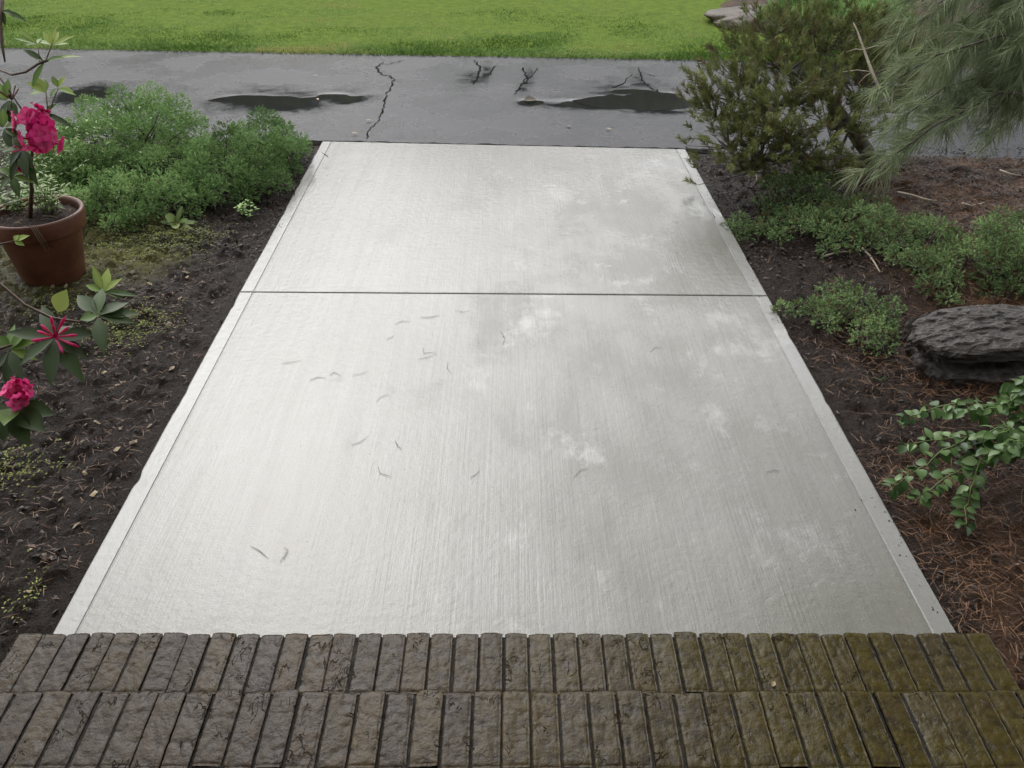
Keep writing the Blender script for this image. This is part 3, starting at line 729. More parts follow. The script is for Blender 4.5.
V, T3, t = pine_shoots(np.array(C), np.array(Dv), 56, .046, .085, .0034, .8, .48, .05, .05)
np_mesh('foliage', V, T3, M['mugo'], mugo, t)
db = MB()
dp = [atd(882, 96, 5.7), atd(872, 72, 5.75), atd(864, 50, 5.8), atd(857, 30, 5.85), atd(853, 22, 5.85)]
db.tube(dp, [.011, .010, .008, .005, .002], 6)
for i, (px, py) in enumerate(((846, 52), (885, 46), (858, 84), (842, 72))):
    db.tube([dp[(2, 2, 1, 1)[i]], dp[(2, 2, 1, 1)[i]].lerp(atd(px, py, 5.72), .5) + Vector((0, 0, .012)), atd(px, py, 5.72)], [.004, .003, .0015], 4)
tag(db.build('dead_branch', M['pale'], mugo), 'bleached bare branch')

# blue green shrub, boulder and dark mulch of the far bed
c = at(835, 42, .05)
fs = empty('spruce_shrub', (c.x, c.y, float(bed2_z(c.x, c.y))), 'small blue green shrub on the far bed behind the leaning pine', 'shrub')
lb = []
for i in range(40):
    a = rng.uniform(0, 6.28); q = math.sqrt(rng.random()); lb.append((c.x + .75 * q * math.cos(a), c.y + .5 * q * math.sin(a), .08 + .40 * math.sqrt(1 - .8 * q * q) * rng.uniform(.7, 1), rng.uniform(.10, .16)))
V, T3, t = juniper_tufts(lb, 40, .03, .008, .075, 14, .6, .5); np_mesh('foliage', V, T3, M['juniper'], fs, t)
mb = MB()
for (x, y, z, r) in lb[::2]: mb.tube([(c.x, c.y, 0), ((c.x + x) / 2, (c.y + y) / 2, z * .6), (x, y, z)], [.02, .012, .004], 5)
mb.build('branches', M['bark'], fs)

def boulder(name, label, c, sx, sy, sz, mat, seed, strata=0, cat='rock', rot=0, flat=0.6):
    nu, nv = 84, 46; u = np.linspace(0, 2 * np.pi, nu, endpoint=False); v = np.linspace(0, np.pi, nv)
    U, Vv = np.meshgrid(u, v)
    def pw(a, e): return np.sign(a) * np.abs(a) ** e
    X = pw(np.cos(U), .7) * pw(np.sin(Vv), flat); Y = pw(np.sin(U), .7) * pw(np.sin(Vv), flat); Z = pw(np.cos(Vv), .9)
    a = fbm(U * 0 + np.cos(U) * 1.4 + 5, np.sin(U) * 1.4 + Z * .9, 4, seed); b = fbm(np.cos(U) * 4 + Z * 2, np.sin(U) * 4 - Z, 4, seed + 3)
    k = .75 + .5 * a + .16 * (b - .5)
    X, Y = X * k, Y * k; Zt = Z * (1 + .18 * (fbm(X * 2.2, Y * 2.2, 4, seed + 6) - .5))
    if strata: pass
    cr, sr = math.cos(rot), math.sin(rot)
    V = np.stack([c[0] + (X * cr - Y * sr) * sx, c[1] + (X * sr + Y * cr) * sy, c[2] + Zt * sz], -1).reshape(-1, 3)
    nr, nc = U.shape; idx = np.arange(nr * nc).reshape(nr, nc); nx = np.roll(idx, -1, 1)
    F4 = np.stack([idx[:-1], idx[1:], nx[1:], nx[:-1]], -1).reshape(-1, 4)
    return V, F4
c = at(778, 20, .05)
V, F4 = boulder('', '', (c.x, c.y, .05), .80, .50, .13, None, 5)
tag(np_mesh('rock', V, F4, M['stone'], None, smooth=True), 'flat brownish rock at the edge of the lawn beyond the driveway', 'rock')
chips(2500, (3.2, 7), (9.4, 13.2), lambda x, y: (bed2_mask(x, y) < .9) * 1.0, lambda x, y: bed2_z(x, y), .03, M['chip'], 'mulch', 'brown bark mulch on the far bed beyond the driveway', 'mulch')

# layered slate in the right bed: two slabs in one stone with an undercut between them
def slate():
    c = at(985, 362, 0.0); z0 = bz(c.x, c.y)
    nu = 200; u = np.linspace(0, 2 * np.pi, nu, endpoint=False); ca, sa = np.cos(u), np.sin(u)
    r0 = 1 / (np.abs(ca) ** 2.8 + np.abs(sa) ** 2.8) ** (1 / 2.8)
    rag = .84 + .34 * fbm(ca * 1.7 + 3, sa * 1.7, 3, 12)
    prof = [(-.03, 1.0), (.0, 1.02), (.025, 1.03), (.045, 1.02), (.056, .98), (.060, .86), (.068, .72), (.082, .66), (.094, .70), (.103, .86), (.110, 1.0), (.122, 1.03), (.14, 1.04), (.158, 1.03), (.172, 1.02), (.179, .98)]
    prof += [(.182, k) for k in np.linspace(.90, 0.0, 30)]
    V = []
    for i, (h, k) in enumerate(prof):
        left = np.clip(-ca * 1.6 - .5, 0, 1)                        # the left end is broken off, without the undercut
        kk = k + (np.maximum(k, .93) - k) * left if h < .11 else np.full(nu, k)
        n2 = fbm(ca * 6 + h * 3, sa * 6 + h * 40, 4, 15) - .5
        n3 = fbm(ca * 14 + h * 9, sa * 14 + h * 60, 3, 25) - .5
        edge = 1 if h < .18 else k
        rr = r0 * rag * (kk + (.12 * n2 + .06 * n3) * edge)
        rr = rr * np.where(h > .1, 1 + .05 * fbm(ca * 3 + 9, sa * 3, 2, 31) - .06 * np.clip(ca, 0, 1), 1.0)
        low_ = min(1.0, max(0.0, (.075 - h) / .02))
        x = .34 * rr * ca + .02 * low_; y = .165 * rr * sa - .050 * low_ * np.clip(-sa, 0, 1)
        zz = h * 1.12 + (.020 * y / .2 + .012 * x / .33) * min(1, max(0, h) / .15)
        if h >= .17:
            s_ = fbm(x * 4.5 + y * 2.5, y * 11 - x * 2, 4, 18) * 7          # cleaved top: broken steps of thin beds
            st_ = np.floor(s_) + np.clip((s_ - np.floor(s_) - .72) / .28, 0, 1)
            zz = zz + .0080 * (st_ - 3) + .010 * (fbm(x * 26, y * 60, 5, 19) - .5) - .03 * np.clip(-x / .3 - .25, 0, 1)
        else:
            bed = np.sin(h * 260 + 5 * fbm(ca * 2, sa * 2, 2, 44)) * .5
            x = x + ca * .006 * bed; y = y + sa * .006 * bed
            zz = zz + .022 * (fbm(ca * 5, sa * 5 + h * 5, 3, 28) - .5) + .010 * n3 + .0080 * (fbm(x * 4.5 + y * 2.5, y * 11 - x * 2, 4, 18) * 7 - 3.3) * min(1, max(0, (h - .1) / .08))
        V.append(np.stack([c.x + x, c.y + y, z0 + zz - .012], -1))
    V = np.concatenate(V); F4 = []
    for i in range(len(prof) - 1):
        for j in range(nu):
            j2 = (j + 1) % nu; F4.append((i * nu + j, i * nu + j2, (i + 1) * nu + j2, (i + 1) * nu + j))
    o = np_mesh('rock', V, F4, M['rock'], None, smooth=False)
    tag(o, 'dark wet layered slate rock lying in the right bed', 'rock')
slate()

# ------------------------------------------------------------------ white pine: trunk off to the right, one bough hanging into view
wb = (5.1, 4.6)
wp = empty('white_pine', (wb[0], wb[1], 0.0), 'soft grey green pine bough with long drooping needles hanging in at right', 'pine')
tb = MB(); tb.tube([(wb[0], wb[1], -.1), (wb[0] - .03, wb[1], 1.2), (wb[0], wb[1] + .05, 3), (wb[0] + .05, wb[1], 6), (wb[0], wb[1], 9.5)], [.17, .15, .13, .09, .03], 12); tb.build('trunk', M['bark'], wp)
tips = [(905, 4, 3.0), (900, 40, 2.9), (876, 92, 2.75), (896, 122, 2.9), (872, 172, 2.75), (915, 132, 3.0), (985, 138, 3.2), (1015, 110, 3.1), (950, 66, 3.0), (985, 30, 3.2), (1005, 70, 2.9), (930, 22, 3.2), (925, 80, 2.85), (960, 105, 3.0), (905, 65, 3.1), (1000, 5, 3.0), (955, 0, 2.9), (940, 50, 3.1), (975, 75, 3.2), (920, -15, 3.1), (1020, 40, 3.1), (1000, 100, 3.15), (890, 150, 2.85), (945, 115, 2.9), (970, 48, 2.85), (1015, 60, 2.8), (1010, 20, 2.85), (990, 118, 2.9), (915, 100, 3.1), (935, 75, 3.15), (965, 20, 3.0), (1020, 85, 3.0)]
bb = MB(); C, Dv = [], []
root_b = Vector((wb[0], wb[1], 2.1)); knee = atd(1100, -60, 3.4)
bb.tube([root_b, root_b.lerp(knee, .5) + Vector((0, 0, .12)), knee], [.045, .035, .025], 7)
for (px, py, z) in tips:
    tp = atd(px, py, z); st_ = atd(1075 + rng.uniform(-15, 40), py - 45 - rng.uniform(0, 45), z + .25)
    m1 = st_.lerp(tp, .4) + Vector((rng.normal(0, .03), 0, .09)); m2 = st_.lerp(tp, .75) + Vector((rng.normal(0, .02), 0, .075))
    bb.tube([knee, st_, m1, m2, tp], [.012, .006, .0042, .003, .0015], 5)
    d0 = np.array((tp - m2).normalized())
    for s in np.linspace(.30, 1, 12):
        q = (m1.lerp(m2, (s - .3) / .35) if s < .65 else m2.lerp(tp, (s - .65) / .35))
        for r_ in range(2):
            C.append(np.array(q) + rng.normal(0, .012, 3)); Dv.append(unit(d0 + rng.normal(0, .45, 3) + np.array([-.15, 0, -.25])))
bb.build('branches', M['bark'], wp)
V, T3, t = pine_shoots(np.array(C), np.array(Dv), 26, .085, .045, .0017, .66, .5, .26)
np_mesh('foliage', V, T3, M['white'], wp, t)
# the crown above the frame, seen only as a reflection in the wet slab
C, Dv = [], []; cb = MB()
for i in range(58):
    z = rng.uniform(2.4, 9.0); a = rng.uniform(0, 6.28); Lb = (3.9 - .36 * (z - 2)) * rng.uniform(.7, 1.1)
    e = Vector((wb[0] + Lb * math.cos(a), wb[1] + .6 + Lb * math.sin(a), z + rng.uniform(-.3, .3)))
    if e.y < 2.6: continue
    b = Vector((wb[0], wb[1], z)); cb.tube([b, b.lerp(e, .5) + Vector((0, 0, .1)), e], [.04, .025, .008], 5)
    for s in np.linspace(.25, 1, 22):
        q = np.array(b.lerp(e, s))
        for j in range(5):
            C.append(q + rng.normal(0, .12, 3)); Dv.append(unit(np.array(e - b) * .3 + rng.normal(0, .6, 3)))
cb.build('limbs', M['bark'], wp)
V, T3, t = pine_shoots(np.array(C), np.array(Dv), 9, .20, .1, .016, .8, .45, .2)
np_mesh('crown', V, T3, M['white'], wp, t)

# ------------------------------------------------------------------ flower pot and its plants
pc = at(55, 277, 0.0); pz = bz(pc.x, pc.y) - .01
pot = empty('flower_pot', (pc.x, pc.y, pz), 'large weathered terracotta pot on the left bed', 'flower pot')
mb = MB(); mb.lathe([(0, 0), (.150, 0), (.156, .008), (.200, .27), (.203, .275), (.203, .282)], (pc.x, pc.y, pz), 64); mb.build('pot_body', M['terracotta'], pot)
mb = MB(); mb.lathe([(.200, .268), (.221, .272), (.226, .28), (.234, .355), (.232, .364), (.224, .368), (.214, .364), (.210, .35), (.205, .30)], (pc.x, pc.y, pz), 64); mb.build('pot_rim', M['terracotta'], pot)
nr_, na_ = 20, 60; V = []
for i in range(nr_):
    for j in range(na_):
        r = .2115 * i / (nr_ - 1); a = 2 * math.pi * j / na_; x, y = r * math.cos(a), r * math.sin(a)
        V.append((pc.x + x, pc.y + y, pz + .325 + .018 * (1 - (r / .21) ** 2) + .022 * (float(fbm(np.array([x * 30]), np.array([y * 30]), 3, 77)[0]) - .5)))
F4 = [(i * na_ + j, (i + 1) * na_ + j, (i + 1) * na_ + (j + 1) % na_, i * na_ + (j + 1) % na_) for i in range(nr_ - 1) for j in range(na_)]
np_mesh('potting_soil', V, F4, M['potsoil'], pot, smooth=True)
mb = MB()                                               # dry straws over the rim and on the soil
for i in range(46):
    a = rng.uniform(0, 6.28); r = .18 * math.sqrt(rng.random()); b = rng.uniform(0, 6.28); l = rng.uniform(.04, .10)
    p = Vector((pc.x + r * math.cos(a), pc.y + r * math.sin(a), pz + .342)); q = p + Vector((l * math.cos(b), l * math.sin(b), rng.uniform(.0, .015)))
    if (q - Vector((pc.x, pc.y, q.z))).length > .2: continue
    mb.tube([p, p.lerp(q, .5) + Vector((0, 0, .006)), q], .0014, 4, rng.random())
for (dx, l) in ((.09, .11), (.10, .13), (.085, .09), (.11, .1)):
    p = Vector((pc.x + dx - .04, pc.y - .17, pz + .355)); mb.tube([p, p + Vector((.03, -.045, .022)), p + Vector((.045 + dx * .1, -.064, -.02)), p + Vector((.06 + dx * .2, -.068, -l))], .0013, 4)
tag(mb.build('straw', M['tan'], pot, True), kind='stuff')

def whorl(mb, c, axis, n, L, W, droop, tint, spread=1.0, jitter=.25):
    axis = Vector(axis).normalized(); a = axis.cross(Vector((.3, .9, .1))).normalized(); b = axis.cross(a)
    for i in range(n):
        w = 2 * math.pi * i / n + rng.normal(0, jitter)
        d = (a * math.cos(w) + b * math.sin(w)) * spread + axis * (.35 + rng.normal(0, .12))
        mb.leaf(Vector(c) + d.normalized() * .008, d, axis, L * rng.uniform(.75, 1.12), W * rng.uniform(.85, 1.1), .28, droop * rng.uniform(.5, 1.4), float(np.clip(tint + rng.normal(0, .1), 0, 1)))
def truss(c, axis, n, R_, size, open_=1.0):
    """a ball of frilled florets"""
    mb = MB(); axis = Vector(axis).normalized()
    for i in range(n):
        d = Vector(rand_dir(1)[0]); d = (d + axis * .9).normalized(); p = Vector(c) + d * R_ * rng.uniform(.5, 1.2)
        a = d.cross(Vector((.2, .3, .9))).normalized(); b = d.cross(a)
        tnt = float(np.clip(rng.normal(.5, .24), 0, 1))
        for k in range(5):
            w = 2 * math.pi * k / 5 + rng.uniform(0, .4)
            pd = (a * math.cos(w) + b * math.sin(w)) * open_ + d * .65
            mb.leaf(p - d * .012, pd, d, size * rng.uniform(.8, 1.15), size * .95, -.15, .35, float(np.clip(tnt + rng.normal(0, .1), 0, 1)), (.12, .45, .85, 1.0, .98, .75, .30), .16)
        mb.tube([Vector(c), p - d * .01], [.003, .005], 5, .25)
    return mb
PD = (Vector((pc.x, pc.y, 0)) - Vector((0, 0, 2.07))).dot(Vector((0, cp, -sp)))   # depth of the pot axis
D_ = 4.25
pr = empty('potted_rhododendron', (pc.x, pc.y, pz + .33), 'leggy pink flowered rhododendron growing in the terracotta pot', 'rhododendron')
sm = MB(); soil_p = Vector((pc.x - .03, pc.y - .02, pz + .32))
n1 = atd(30, 168, D_ + .05); n2 = atd(22, 110, D_ + .05); n3 = atd(-8, 66, D_ + .1)
sm.tube([soil_p, soil_p.lerp(n1, .6) + Vector((.01, 0, 0)), n1, atd(34, 140, D_)], [.012, .010, .008, .006], 7)
sm.tube([n1, atd(12, 135, D_ + .05), n2, atd(6, 86, D_ + .1), n3], [.008, .007, .006, .006, .005], 6)
sm.tube([n3, atd(0, 70, D_ + .05), atd(12, 75, D_), atd(26, 72, D_), atd(38, 64, D_), atd(48, 60, D_)], [.005, .005, .005, .0055, .006, .0075], 6)
sm.tube([atd(40, 62, D_), atd(38, 48, D_)], .003, 5); sm.tube([atd(46, 60, D_), atd(52, 44, D_)], .003, 5)
sm.tube([atd(38, 145, D_ + .05), atd(48, 115, D_), atd(58, 88, D_)], [.005, .004, .003], 5); sm.tube([atd(48, 115, D_), atd(46, 92, D_)], .003, 5)
sm.tube([atd(2, 0, D_), atd(0, 20, D_), atd(2, 45, D_), atd(5, 62, D_)], [.012, .010, .008, .004], 6)
sm.build('stem', M['twig'], pr)
def leaves_at(name, parent, px, py, depth, dirs, L, W, droop, mat=M['rhodo'], fold=.28):
    """each leaf reaches from the node to the listed picture offset, a tint after it"""
    mb = MB(); c = atd(px, py, depth)
    for (dx, dy, dd, tint) in dirs:
        e = atd(px + dx, py + dy, depth + dd); d = e - c; l = d.length
        mb.leaf(c + d * .05, d, Vector((rng.normal(0, .2), -.45, 1)), l, W * rng.uniform(.9, 1.1), fold, droop, tint)
    return mb.build(name, mat, parent)
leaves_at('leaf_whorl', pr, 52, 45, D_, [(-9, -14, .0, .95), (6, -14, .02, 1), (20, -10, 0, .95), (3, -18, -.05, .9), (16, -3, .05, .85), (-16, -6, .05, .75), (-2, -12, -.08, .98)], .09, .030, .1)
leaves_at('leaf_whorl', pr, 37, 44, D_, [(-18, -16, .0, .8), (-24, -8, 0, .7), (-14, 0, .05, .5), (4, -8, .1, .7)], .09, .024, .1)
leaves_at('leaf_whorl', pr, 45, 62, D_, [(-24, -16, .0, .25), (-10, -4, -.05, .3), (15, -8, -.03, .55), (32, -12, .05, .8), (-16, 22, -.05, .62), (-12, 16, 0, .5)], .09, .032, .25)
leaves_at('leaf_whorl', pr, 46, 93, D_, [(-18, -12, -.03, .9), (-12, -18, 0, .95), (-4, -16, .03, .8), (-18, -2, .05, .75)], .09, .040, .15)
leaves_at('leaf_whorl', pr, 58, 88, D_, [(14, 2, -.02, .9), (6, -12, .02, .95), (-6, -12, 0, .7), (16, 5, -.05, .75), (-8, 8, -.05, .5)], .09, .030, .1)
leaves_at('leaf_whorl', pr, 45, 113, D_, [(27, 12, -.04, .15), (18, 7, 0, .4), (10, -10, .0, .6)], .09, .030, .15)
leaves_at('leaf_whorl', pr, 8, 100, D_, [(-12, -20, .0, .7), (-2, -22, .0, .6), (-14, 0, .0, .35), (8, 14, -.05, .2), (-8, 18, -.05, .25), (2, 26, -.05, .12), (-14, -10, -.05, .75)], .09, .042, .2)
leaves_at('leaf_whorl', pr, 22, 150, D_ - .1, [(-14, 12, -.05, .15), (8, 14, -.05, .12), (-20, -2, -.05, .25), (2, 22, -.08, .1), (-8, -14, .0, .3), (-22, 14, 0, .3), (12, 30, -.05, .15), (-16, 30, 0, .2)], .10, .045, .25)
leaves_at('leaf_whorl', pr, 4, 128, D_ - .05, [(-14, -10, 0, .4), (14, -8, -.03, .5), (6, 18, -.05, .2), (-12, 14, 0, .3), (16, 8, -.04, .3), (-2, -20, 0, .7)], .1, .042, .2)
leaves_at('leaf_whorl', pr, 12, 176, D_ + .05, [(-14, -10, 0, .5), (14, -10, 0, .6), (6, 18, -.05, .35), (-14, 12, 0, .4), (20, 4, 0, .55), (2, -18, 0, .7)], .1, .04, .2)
leaves_at('leaf_whorl', pr, 2, 10, D_, [(12, 4, .0, .2), (2, 14, 0, .1), (24, 9, .02, .35)], .1, .03, .15)
truss(atd(36, 124, D_ - .05), (.2, -.6, .6), 15, .088, .046).build('flower', M['petal'], pr)
truss(atd(40, 138, D_ - .06), (.5, -.7, .1), 11, .078, .044).build('flower', M['petal'], pr)
truss(atd(27, 158, D_), (-.1, -.6, -.3), 8, .062, .040).build('flower', M['petal'], pr)
# seed heads beside the flower
sh = MB()
for i in range(14):
    p = atd(12, 100, D_ - .03); e = p + Vector((rng.normal(.01, .035), rng.normal(0, .02), rng.normal(.035, .03))); sh.tube([p, e], [.0015, .003], 5)
tag(sh.build('seed_head', M['redwood'], pr), 'reddish dry seed head')

def weed(name, label, cat, base, n, h, L, W, mat, spread, tint=.6, group=None):
    root = empty(name, base, label, cat, group); ms, ml = MB(), MB()
    for i in range(n):
        a = rng.uniform(0, 6.28); hh = h * rng.uniform(.5, 1.1); s = spread * rng.uniform(.2, 1)
        b = Vector(base) + Vector((rng.normal(0, spread * .25), rng.normal(0, spread * .25), -.01)); e = b + Vector((s * math.cos(a), s * math.sin(a), hh)); m_ = b.lerp(e, .5) + Vector((-s * .15 * math.cos(a), -s * .15 * math.sin(a), hh * .08))
        ms.tube([b, m_, e], [.0022, .002, .0012], 4)
        for k in range(7):
            t = .25 + .75 * k / 6; q = (b.lerp(m_, t * 2) if t < .5 else m_.lerp(e, t * 2 - 1)); w = k * 2.4 + a
            ml.leaf(q, (math.cos(w), math.sin(w), .55 - .2 * (k < 4)), (0, 0, 1), L * rng.uniform(.6, 1.1), W * rng.uniform(.7, 1.1), .2, .3, float(np.clip(tint + rng.normal(0, .18), 0, 1)))
    ms.build('stems', M['weed'], root); ml.build('leaves', mat, root); return root
weed('weed', 'light green leafy weeds sprouting from the back of the flower pot', 'weed', (pc.x + .05, pc.y + .05, pz + .335), 22, .19, .055, .015, M['weed'], .13, .62)
weed('weed', 'light green weeds at the left rim of the flower pot', 'weed', (pc.x - .13, pc.y + .06, pz + .335), 10, .13, .05, .02, M['weed'], .08, .45)
g = at(62, 196, 0); weed('leafy_shrub', 'feathery yellow green shrub between the pot and the juniper mound', 'shrub', (g.x, g.y, bz(g.x, g.y)), 110, .46, .040, .013, M['weed'], .42, .5)
g = at(244, 214, 0); weed('seedling', 'small green seedling with two tufts in front of the rounded juniper', 'seedling', (g.x, g.y, bz(g.x, g.y)), 7, .10, .035, .02, M['juniper'], .10, .8)
g = at(176, 226, 0); r_ = empty('weed', (g.x, g.y, bz(g.x, g.y)), 'low weed with a pale round leaf at the foot of the left junipers', 'weed')
ml = MB(); b0 = Vector((g.x, g.y, bz(g.x, g.y)))
rnd = (.3, .8, 1, 1, .95, .75, .25)
for (d, L, W, t) in (((-.1, -.4, .9), .075, .085, .75), ((.6, -.2, .5), .07, .04, .6), ((.9, .1, .15), .10, .035, .95), ((.8, -.5, .1), .09, .035, .9), ((-.7, -.3, .5), .06, .035, .5), ((.25, .3, 1), .10, .03, .7), ((.3, -.8, .3), .07, .05, .95)):
    ml.leaf(b0 + Vector((d[0] * .03, d[1] * .03, .01)), d, (0, -.4, .9), L, W, .15, .3, t, rnd)
ml.build('leaves', M['weed'], r_); sm = MB(); sm.tube([b0 - Vector((0, 0, .01)), b0 + Vector((0, 0, .03))], .004, 5); sm.build('stem', M['weed'], r_)
# rotten red wood in the juniper
a, b = at(128, 186, .06), at(188, 182, .06)
mb = MB(); mb.tube([a, a.lerp(b, .3) + Vector((0, .01, .012)), a.lerp(b, .7) + Vector((0, 0, .004)), b], [.035, .042, .040, .03], 9)
tag(mb.build('rotten_log', M['redwood'], None, False), 'short rotten red brown log lying among the left junipers', 'log')

# ------------------------------------------------------------------ rhododendron reaching in from the left
rb = Vector((-2.05, 1.55, bz(-2.05, 1.55)))
rh = empty('rhododendron', rb, 'pink budded rhododendron branches reaching in at the lower left', 'rhododendron')
Q = 2.55
sm = MB()
sm.tube([rb - Vector((0, 0, .05)), rb + Vector((.02, .1, .35)), atd(-90, 210, Q), atd(0, 284, Q), atd(25, 305, Q), atd(52, 318, Q), atd(80, 322, Q), atd(92, 312, Q)], [.02, .016, .010, .0045, .004, .004, .0035, .003], 6)
sm.tube([atd(52, 318, Q), atd(57, 328, Q), atd(56, 340, Q)], .0045, 6)
sm.tube([rb + Vector((0, .05, .25)), atd(-50, 360, Q), atd(-10, 352, Q), atd(12, 345, Q)], [.012, .008, .005, .004], 6)
sm.tube([rb + Vector((0, .02, .15)), atd(-60, 440, 2.35), atd(-10, 428, 2.35), atd(14, 408, 2.35)], [.012, .008, .005, .004], 6)
sm.tube([atd(-30, 250, Q + .2), atd(-4, 245, Q + .2), atd(14, 241, Q + .2)], [.004, .003, .002], 5)
sm.build('branch', M['twig'], rh)
leaves_at('leaf_whorl', rh, 55, 338, Q, [(-48, -8, .0, .10), (-36, 24, -.05, .18), (-6, 44, -.08, .12), (26, 40, -.06, .22), (-14, -34, .06, .12), (38, -6, .0, .10), (16, -14, .06, .2), (30, 18, -.02, .08)], .12, .046, .10)
leaves_at('leaf_whorl', rh, 98, 316, Q, [(4, 32, -.08, .12), (36, 4, .03, .15), (28, -16, .05, .22), (-22, -24, .05, .2), (2, -30, .06, .35), (-18, 2, -.02, .45), (40, -6, .06, .2)], .12, .042, .15)
leaves_at('leaf_whorl', rh, 104, 292, Q + .1, [(-12, -26, .0, .85), (4, -24, .03, .95), (16, -14, 0, .85), (-18, -8, .0, .7), (20, 4, .03, .5), (34, 2, .06, .3)], .1, .028, .1)
leaves_at('leaf_whorl', rh, 10, 350, Q + .05, [(16, -22, .0, .6), (28, -14, .0, .65), (2, -26, .04, .55), (-16, -16, 0, .5), (-4, 40, -.05, .08), (10, 26, -.06, .1), (26, 8, .0, .75), (-20, 24, 0, .1)], .1, .034, .12)
leaves_at('leaf_whorl', rh, 57, 313, Q, [(8, -22, -.02, 1.0)], .07, .05, .1)
leaves_at('leaf_whorl', rh, 14, 241, Q + .2, [(14, -6, 0, .9), (10, 4, 0, .8), (4, -6, 0, .85)], .05, .02, .1)
leaves_at('leaf_whorl', rh, 12, 408, 2.35, [(40, 4, .0, .08), (30, 20, -.04, .12), (-10, 30, -.05, .15), (14, 34, -.06, .1), (-22, 10, 0, .15), (-8, 12, -.1, .5), (-20, 30, 0, .2)], .12, .06, .12)
# unopened pink buds and fresh flower
bd = MB(); c = atd(55, 337, Q - .02)
for (dx, dy) in ((-18, -6), (-24, 4), (-4, -20), (14, -10), (18, 8), (-14, -12), (22, -2), (8, 16), (-2, -12), (10, -20), (24, 10)):
    e = atd(55 + dx, 337 + dy, Q - .05 + rng.uniform(-.02, .03)); bd.tube([c, c.lerp(e, .5), c.lerp(e, .8), e], [.0018, .0028, .0048, .002], 7, float(rng.uniform(.3, .8)))
tag(bd.build('flower_bud', M['petal'], rh), 'spray of closed pink buds')
truss(atd(15, 394, 2.33), (.3, -.4, .8), 8, .036, .030, .7).build('flower', M['petal'], rh)

# ------------------------------------------------------------------ trailing leafy vine lower right
vb = at(1062, 470, 0.0); vb.z = bz(vb.x, vb.y)
vn = empty('trailing_vine', vb, 'trailing vine with rounded green leaves over the right bed', 'vine')
ms, ml = MB(), MB()
oval = (.15, .7, 1, 1, .85, .5, .05)
for (pts, hs_) in (([(1060, 440), (1010, 412), (965, 402), (925, 412), (900, 420)], (.20, .20, .16, .10, .05)), ([(1060, 455), (1005, 425), (960, 440), (920, 468), (892, 488)], (.22, .22, .18, .10, .04)),
                 ([(1050, 430), (1010, 405), (975, 410), (950, 415)], (.26, .26, .22, .15)), ([(1060, 470), (1000, 440), (950, 438), (905, 445)], (.2, .2, .16, .10)),
                 ([(1050, 450), (1000, 440), (975, 470), (968, 500), (965, 525)], (.2, .18, .12, .06, .03)), ([(1060, 400), (1030, 380), (1012, 385), (1000, 400)], (.3, .34, .3, .22)),
                 ([(1055, 465), (1010, 450), (965, 465), (930, 490), (915, 500)], (.2, .18, .12, .07, .03)), ([(1050, 440), (1012, 430), (985, 435), (960, 455)], (.26, .26, .2, .12)), ([(1060, 430), (1028, 400), (1005, 400), (985, 415)], (.3, .3, .26, .18)), ([(1060, 445), (1020, 440), (1000, 452), (975, 445)], (.28, .27, .22, .16)), ([(1060, 420), (1040, 392), (1020, 392), (1018, 420)], (.36, .36, .3, .2))):
    P = [at(x, y, h) for (x, y), h in zip(pts, hs_)]
    fine = []
    for i in range(len(P) - 1):
        for t in np.linspace(0, 1, 6)[:-1]: fine.append(P[i].lerp(P[i + 1], t) + Vector(rng.normal(0, .004, 3)))
    fine.append(P[-1]); ms.tube(fine, np.linspace(.004, .0015, len(fine)), 5)
    for i, q in enumerate(fine):
        if i < 3: continue
        for s in ((-1, 1) if i % 2 else (rng.choice([-1, 1]), rng.choice([-1, 1]))):
            tdir = (fine[min(i + 1, len(fine) - 1)] - fine[i - 1]).normalized(); sd = Vector((-tdir.y, tdir.x, 0)).normalized() * s
            d = sd + tdir * .5 + Vector((rng.normal(0, .3), rng.normal(0, .3), rng.normal(.15, .3)))
            ml.leaf(q + sd * .006, d, Vector((rng.normal(0, .35), rng.normal(-.2, .35), 1)), rng.uniform(.026, .054), rng.uniform(.022, .040), .25, .3, float(np.clip(rng.normal(.45, .22), 0, 1)), oval)
ms.build('stems', M['weed'], vn); ml.build('leaves', M['vine'], vn)

# ------------------------------------------------------------------ small loose things
def stick(pts, r, mat, label, name='stick', cat='stick', group='fallen sticks on the right bed', h=.012):
    P = [at(x, y, 0) for x, y in pts]; P = [Vector((p.x, p.y, bz(p.x, p.y) + h)) for p in P]
    P = [at(x, y, p.z) for (x, y), p in zip(pts, P)]
    mb = MB(); mb.tube(P, [r * (.8 if i == 0 else 1 - .5 * i / len(P)) for i in range(len(P))], 6)
    tag(mb.build(name, mat), label, cat, group)
stick([(898, 192), (912, 195), (924, 199), (936, 201)], .009, M['pale'], 'longest pale stick lying behind the spreading juniper, under the pine bough')
stick([(962, 203), (972, 206), (984, 203)], .008, M['pale'], 'short pale forked stick on bare soil below the pine bough')
stick([(822, 257), (832, 254), (842, 252), (852, 252)], .007, M['pale'], 'crooked pale twig under the front edge of the spreading juniper')
stick([(862, 248), (870, 256), (874, 262), (880, 272)], .007, M['pale'], 'pale twig pointing towards the rock from the spreading juniper')
stick([(872, 378), (880, 380), (887, 377)], .004, M['vine'], 'bent green twig on soil between browned juniper and vine')
stick([(1000, 170), (1010, 174), (1022, 176)], .008, M['pale'], 'pale stick near the right border under the pine bough')
stick([(752, 188), (757, 180), (756, 174)], .006, M['tan'], 'upright tan twig beside the far right corner of the slab')
def slab_bit(name, pts, r, mat, label, cat, group):
    P = [at(x, y, .0035) for x, y in pts]; c = P[0]
    mb = MB(); mb.tube(P, [r * .6] + [r] * (len(P) - 2) + [r * .4], 5, float(rng.random()))
    return tag(mb.build(name, mat), label, cat, group)
G = 'pine needles scattered on the wet slab'
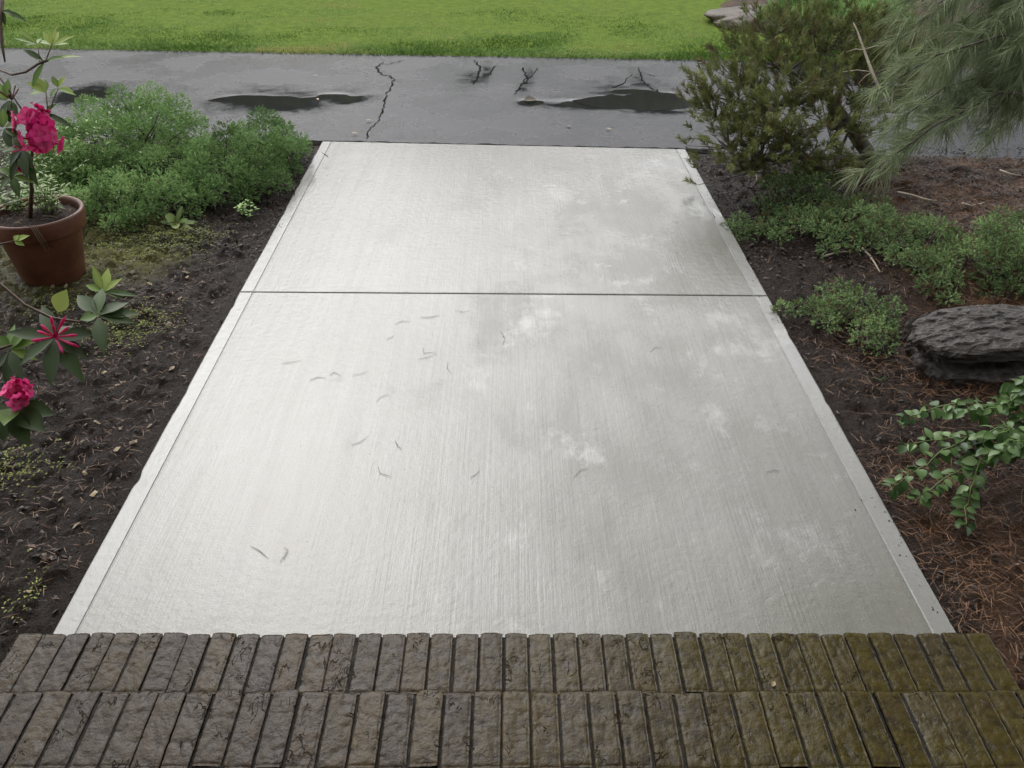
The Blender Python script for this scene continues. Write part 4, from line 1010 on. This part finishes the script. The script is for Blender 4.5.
LN = 'thin dark curved pine needle lying on the wet slab'
for pts in ([(281, 363), (292, 362), (302, 360)], [(376, 401), (382, 396), (390, 394)], [(378, 466), (380, 473), (392, 477)], [(351, 445), (360, 442), (368, 436)], [(418, 359), (428, 357), (437, 353)],
            [(423, 347), (424, 353), (436, 352)], [(280, 562), (284, 556), (288, 548)], [(284, 547), (288, 550), (284, 560)], [(251, 546), (260, 551), (268, 558)], [(352, 375), (360, 374), (368, 371)],
            [(386, 339), (392, 337), (395, 334)], [(395, 324), (402, 321), (410, 321)], [(420, 317), (430, 317), (440, 315)], [(330, 375), (334, 372), (340, 375)], [(470, 478), (476, 474), (480, 470)],
            [(448, 362), (447, 368), (452, 374)], [(574, 477), (580, 470), (588, 468)], [(766, 472), (774, 470), (780, 471)], [(395, 440), (398, 446), (402, 449)], [(310, 380), (318, 377), (326, 378)], [(500, 330), (505, 338), (503, 344)], [(650, 352), (655, 347), (662, 348)], [(455, 310), (463, 312), (470, 310)]):
    slab_bit('pine_needle', pts, .0007 + .0004 * rng.random(), M['tan'], LN, 'pine needle', G)
mb = MB(); p = at(530, 102, DR_Z)
mb.leaf((p.x - .05, p.y, DR_Z + .012), (1, .2, .12), (0, -.3, 1), .11, .075, .4, .15, .2, oval); tag(mb.build('fallen_leaf', M['tan']), 'dark curled leaf lying in the middle puddle of the driveway', 'leaf')
for i, (px, py, lab) in enumerate(((366, 122, 'pale leaf scrap on the driveway beside the long crack'), (352, 135, 'pale twig scrap at the near driveway edge by the long crack'), (606, 130, 'tiny pale leaf on the driveway before the right puddle'), (317, 100, 'small pale leaf at the left puddle'), (318, 77, 'small pale leaf on the driveway above the left puddle'), (571, 128, 'small brown leaf on the driveway near the slab'))):
    p = at(px, py, DR_Z); mb = MB(); a = rng.uniform(0, 6.28)
    mb.leaf((p.x, p.y, DR_Z + .014), (math.cos(a), math.sin(a), .1), (0, 0, 1), .05, .022, .3, .15, .95 if i < 5 else .3, oval); tag(mb.build('fallen_leaf', M['tan']), lab, 'leaf')
mb = MB(); p = at(772, 686, H1 + .004); mb.leaf(p, (.5, .6, .3), (0, -.3, 1), .016, .012, .5, .2, 1.0, oval); tag(mb.build('petal', M['tan']), 'tiny cream petal on the joint between the two brick treads', 'petal')

# ------------------------------------------------------------------ tree line mirrored in the wet surfaces; unseen wall and roof added for shade
n = 16000
fx = np.concatenate([rng.uniform(-45, 45, n)]); hgt = 8 + 15 * fbm(fx * .09, fx * 0, 3, 90)
fz = rng.random(n) ** .8 * hgt; fy = 52 + rng.normal(0, 2.5, n) + 3 * fbm(fx * .3, fz * .3, 2, 5)
C = np.stack([fx, fy, fz], -1)
V, T3, t = blades(np.repeat(C, 6, 0) + rng.normal(0, .5, (n * 6, 3)), rand_dir(n * 6), .7, .5, .1, rng.random(n * 6))
tag(np_mesh('far_trees', V, T3, M['trees'], None, t), 'dark line of trees far beyond the lawn', 'trees', kind='stuff')

hs_root = empty('unseen_house', (0, -1.4, 0), 'unseen wall and porch roof added to shade the slab and steps', 'unseen_house')  # stands out of view, added to hold back sky light from behind
mb = MB()
def box(mb, a, b):
    (x0, y0, z0), (x1, y1, z1) = a, b
    mb.add([(x0, y0, z0), (x1, y0, z0), (x1, y1, z0), (x0, y1, z0), (x0, y0, z1), (x1, y0, z1), (x1, y1, z1), (x0, y1, z1)], [(3, 2, 1, 0), (4, 5, 6, 7), (0, 1, 5, 4), (1, 2, 6, 5), (2, 3, 7, 6), (3, 0, 4, 7)])
box(mb, (-9, -1.8, -.25), (9, -1.4, 6.2)); mb.build('wall', M['wall'], hs_root, False)
mb = MB(); box(mb, (-3.2, -1.39, 2.95), (3.2, 1.25, 3.15)); mb.build('shade_roof', M['wall'], hs_root, False)  # unseen roof, added to block sky light over the steps
mb = MB(); box(mb, (-1.45, -1.39, -.1), (1.45, e2.y - .425, H2 - .004)); mb.build('porch_floor', M['mortar'], hs_root, False)
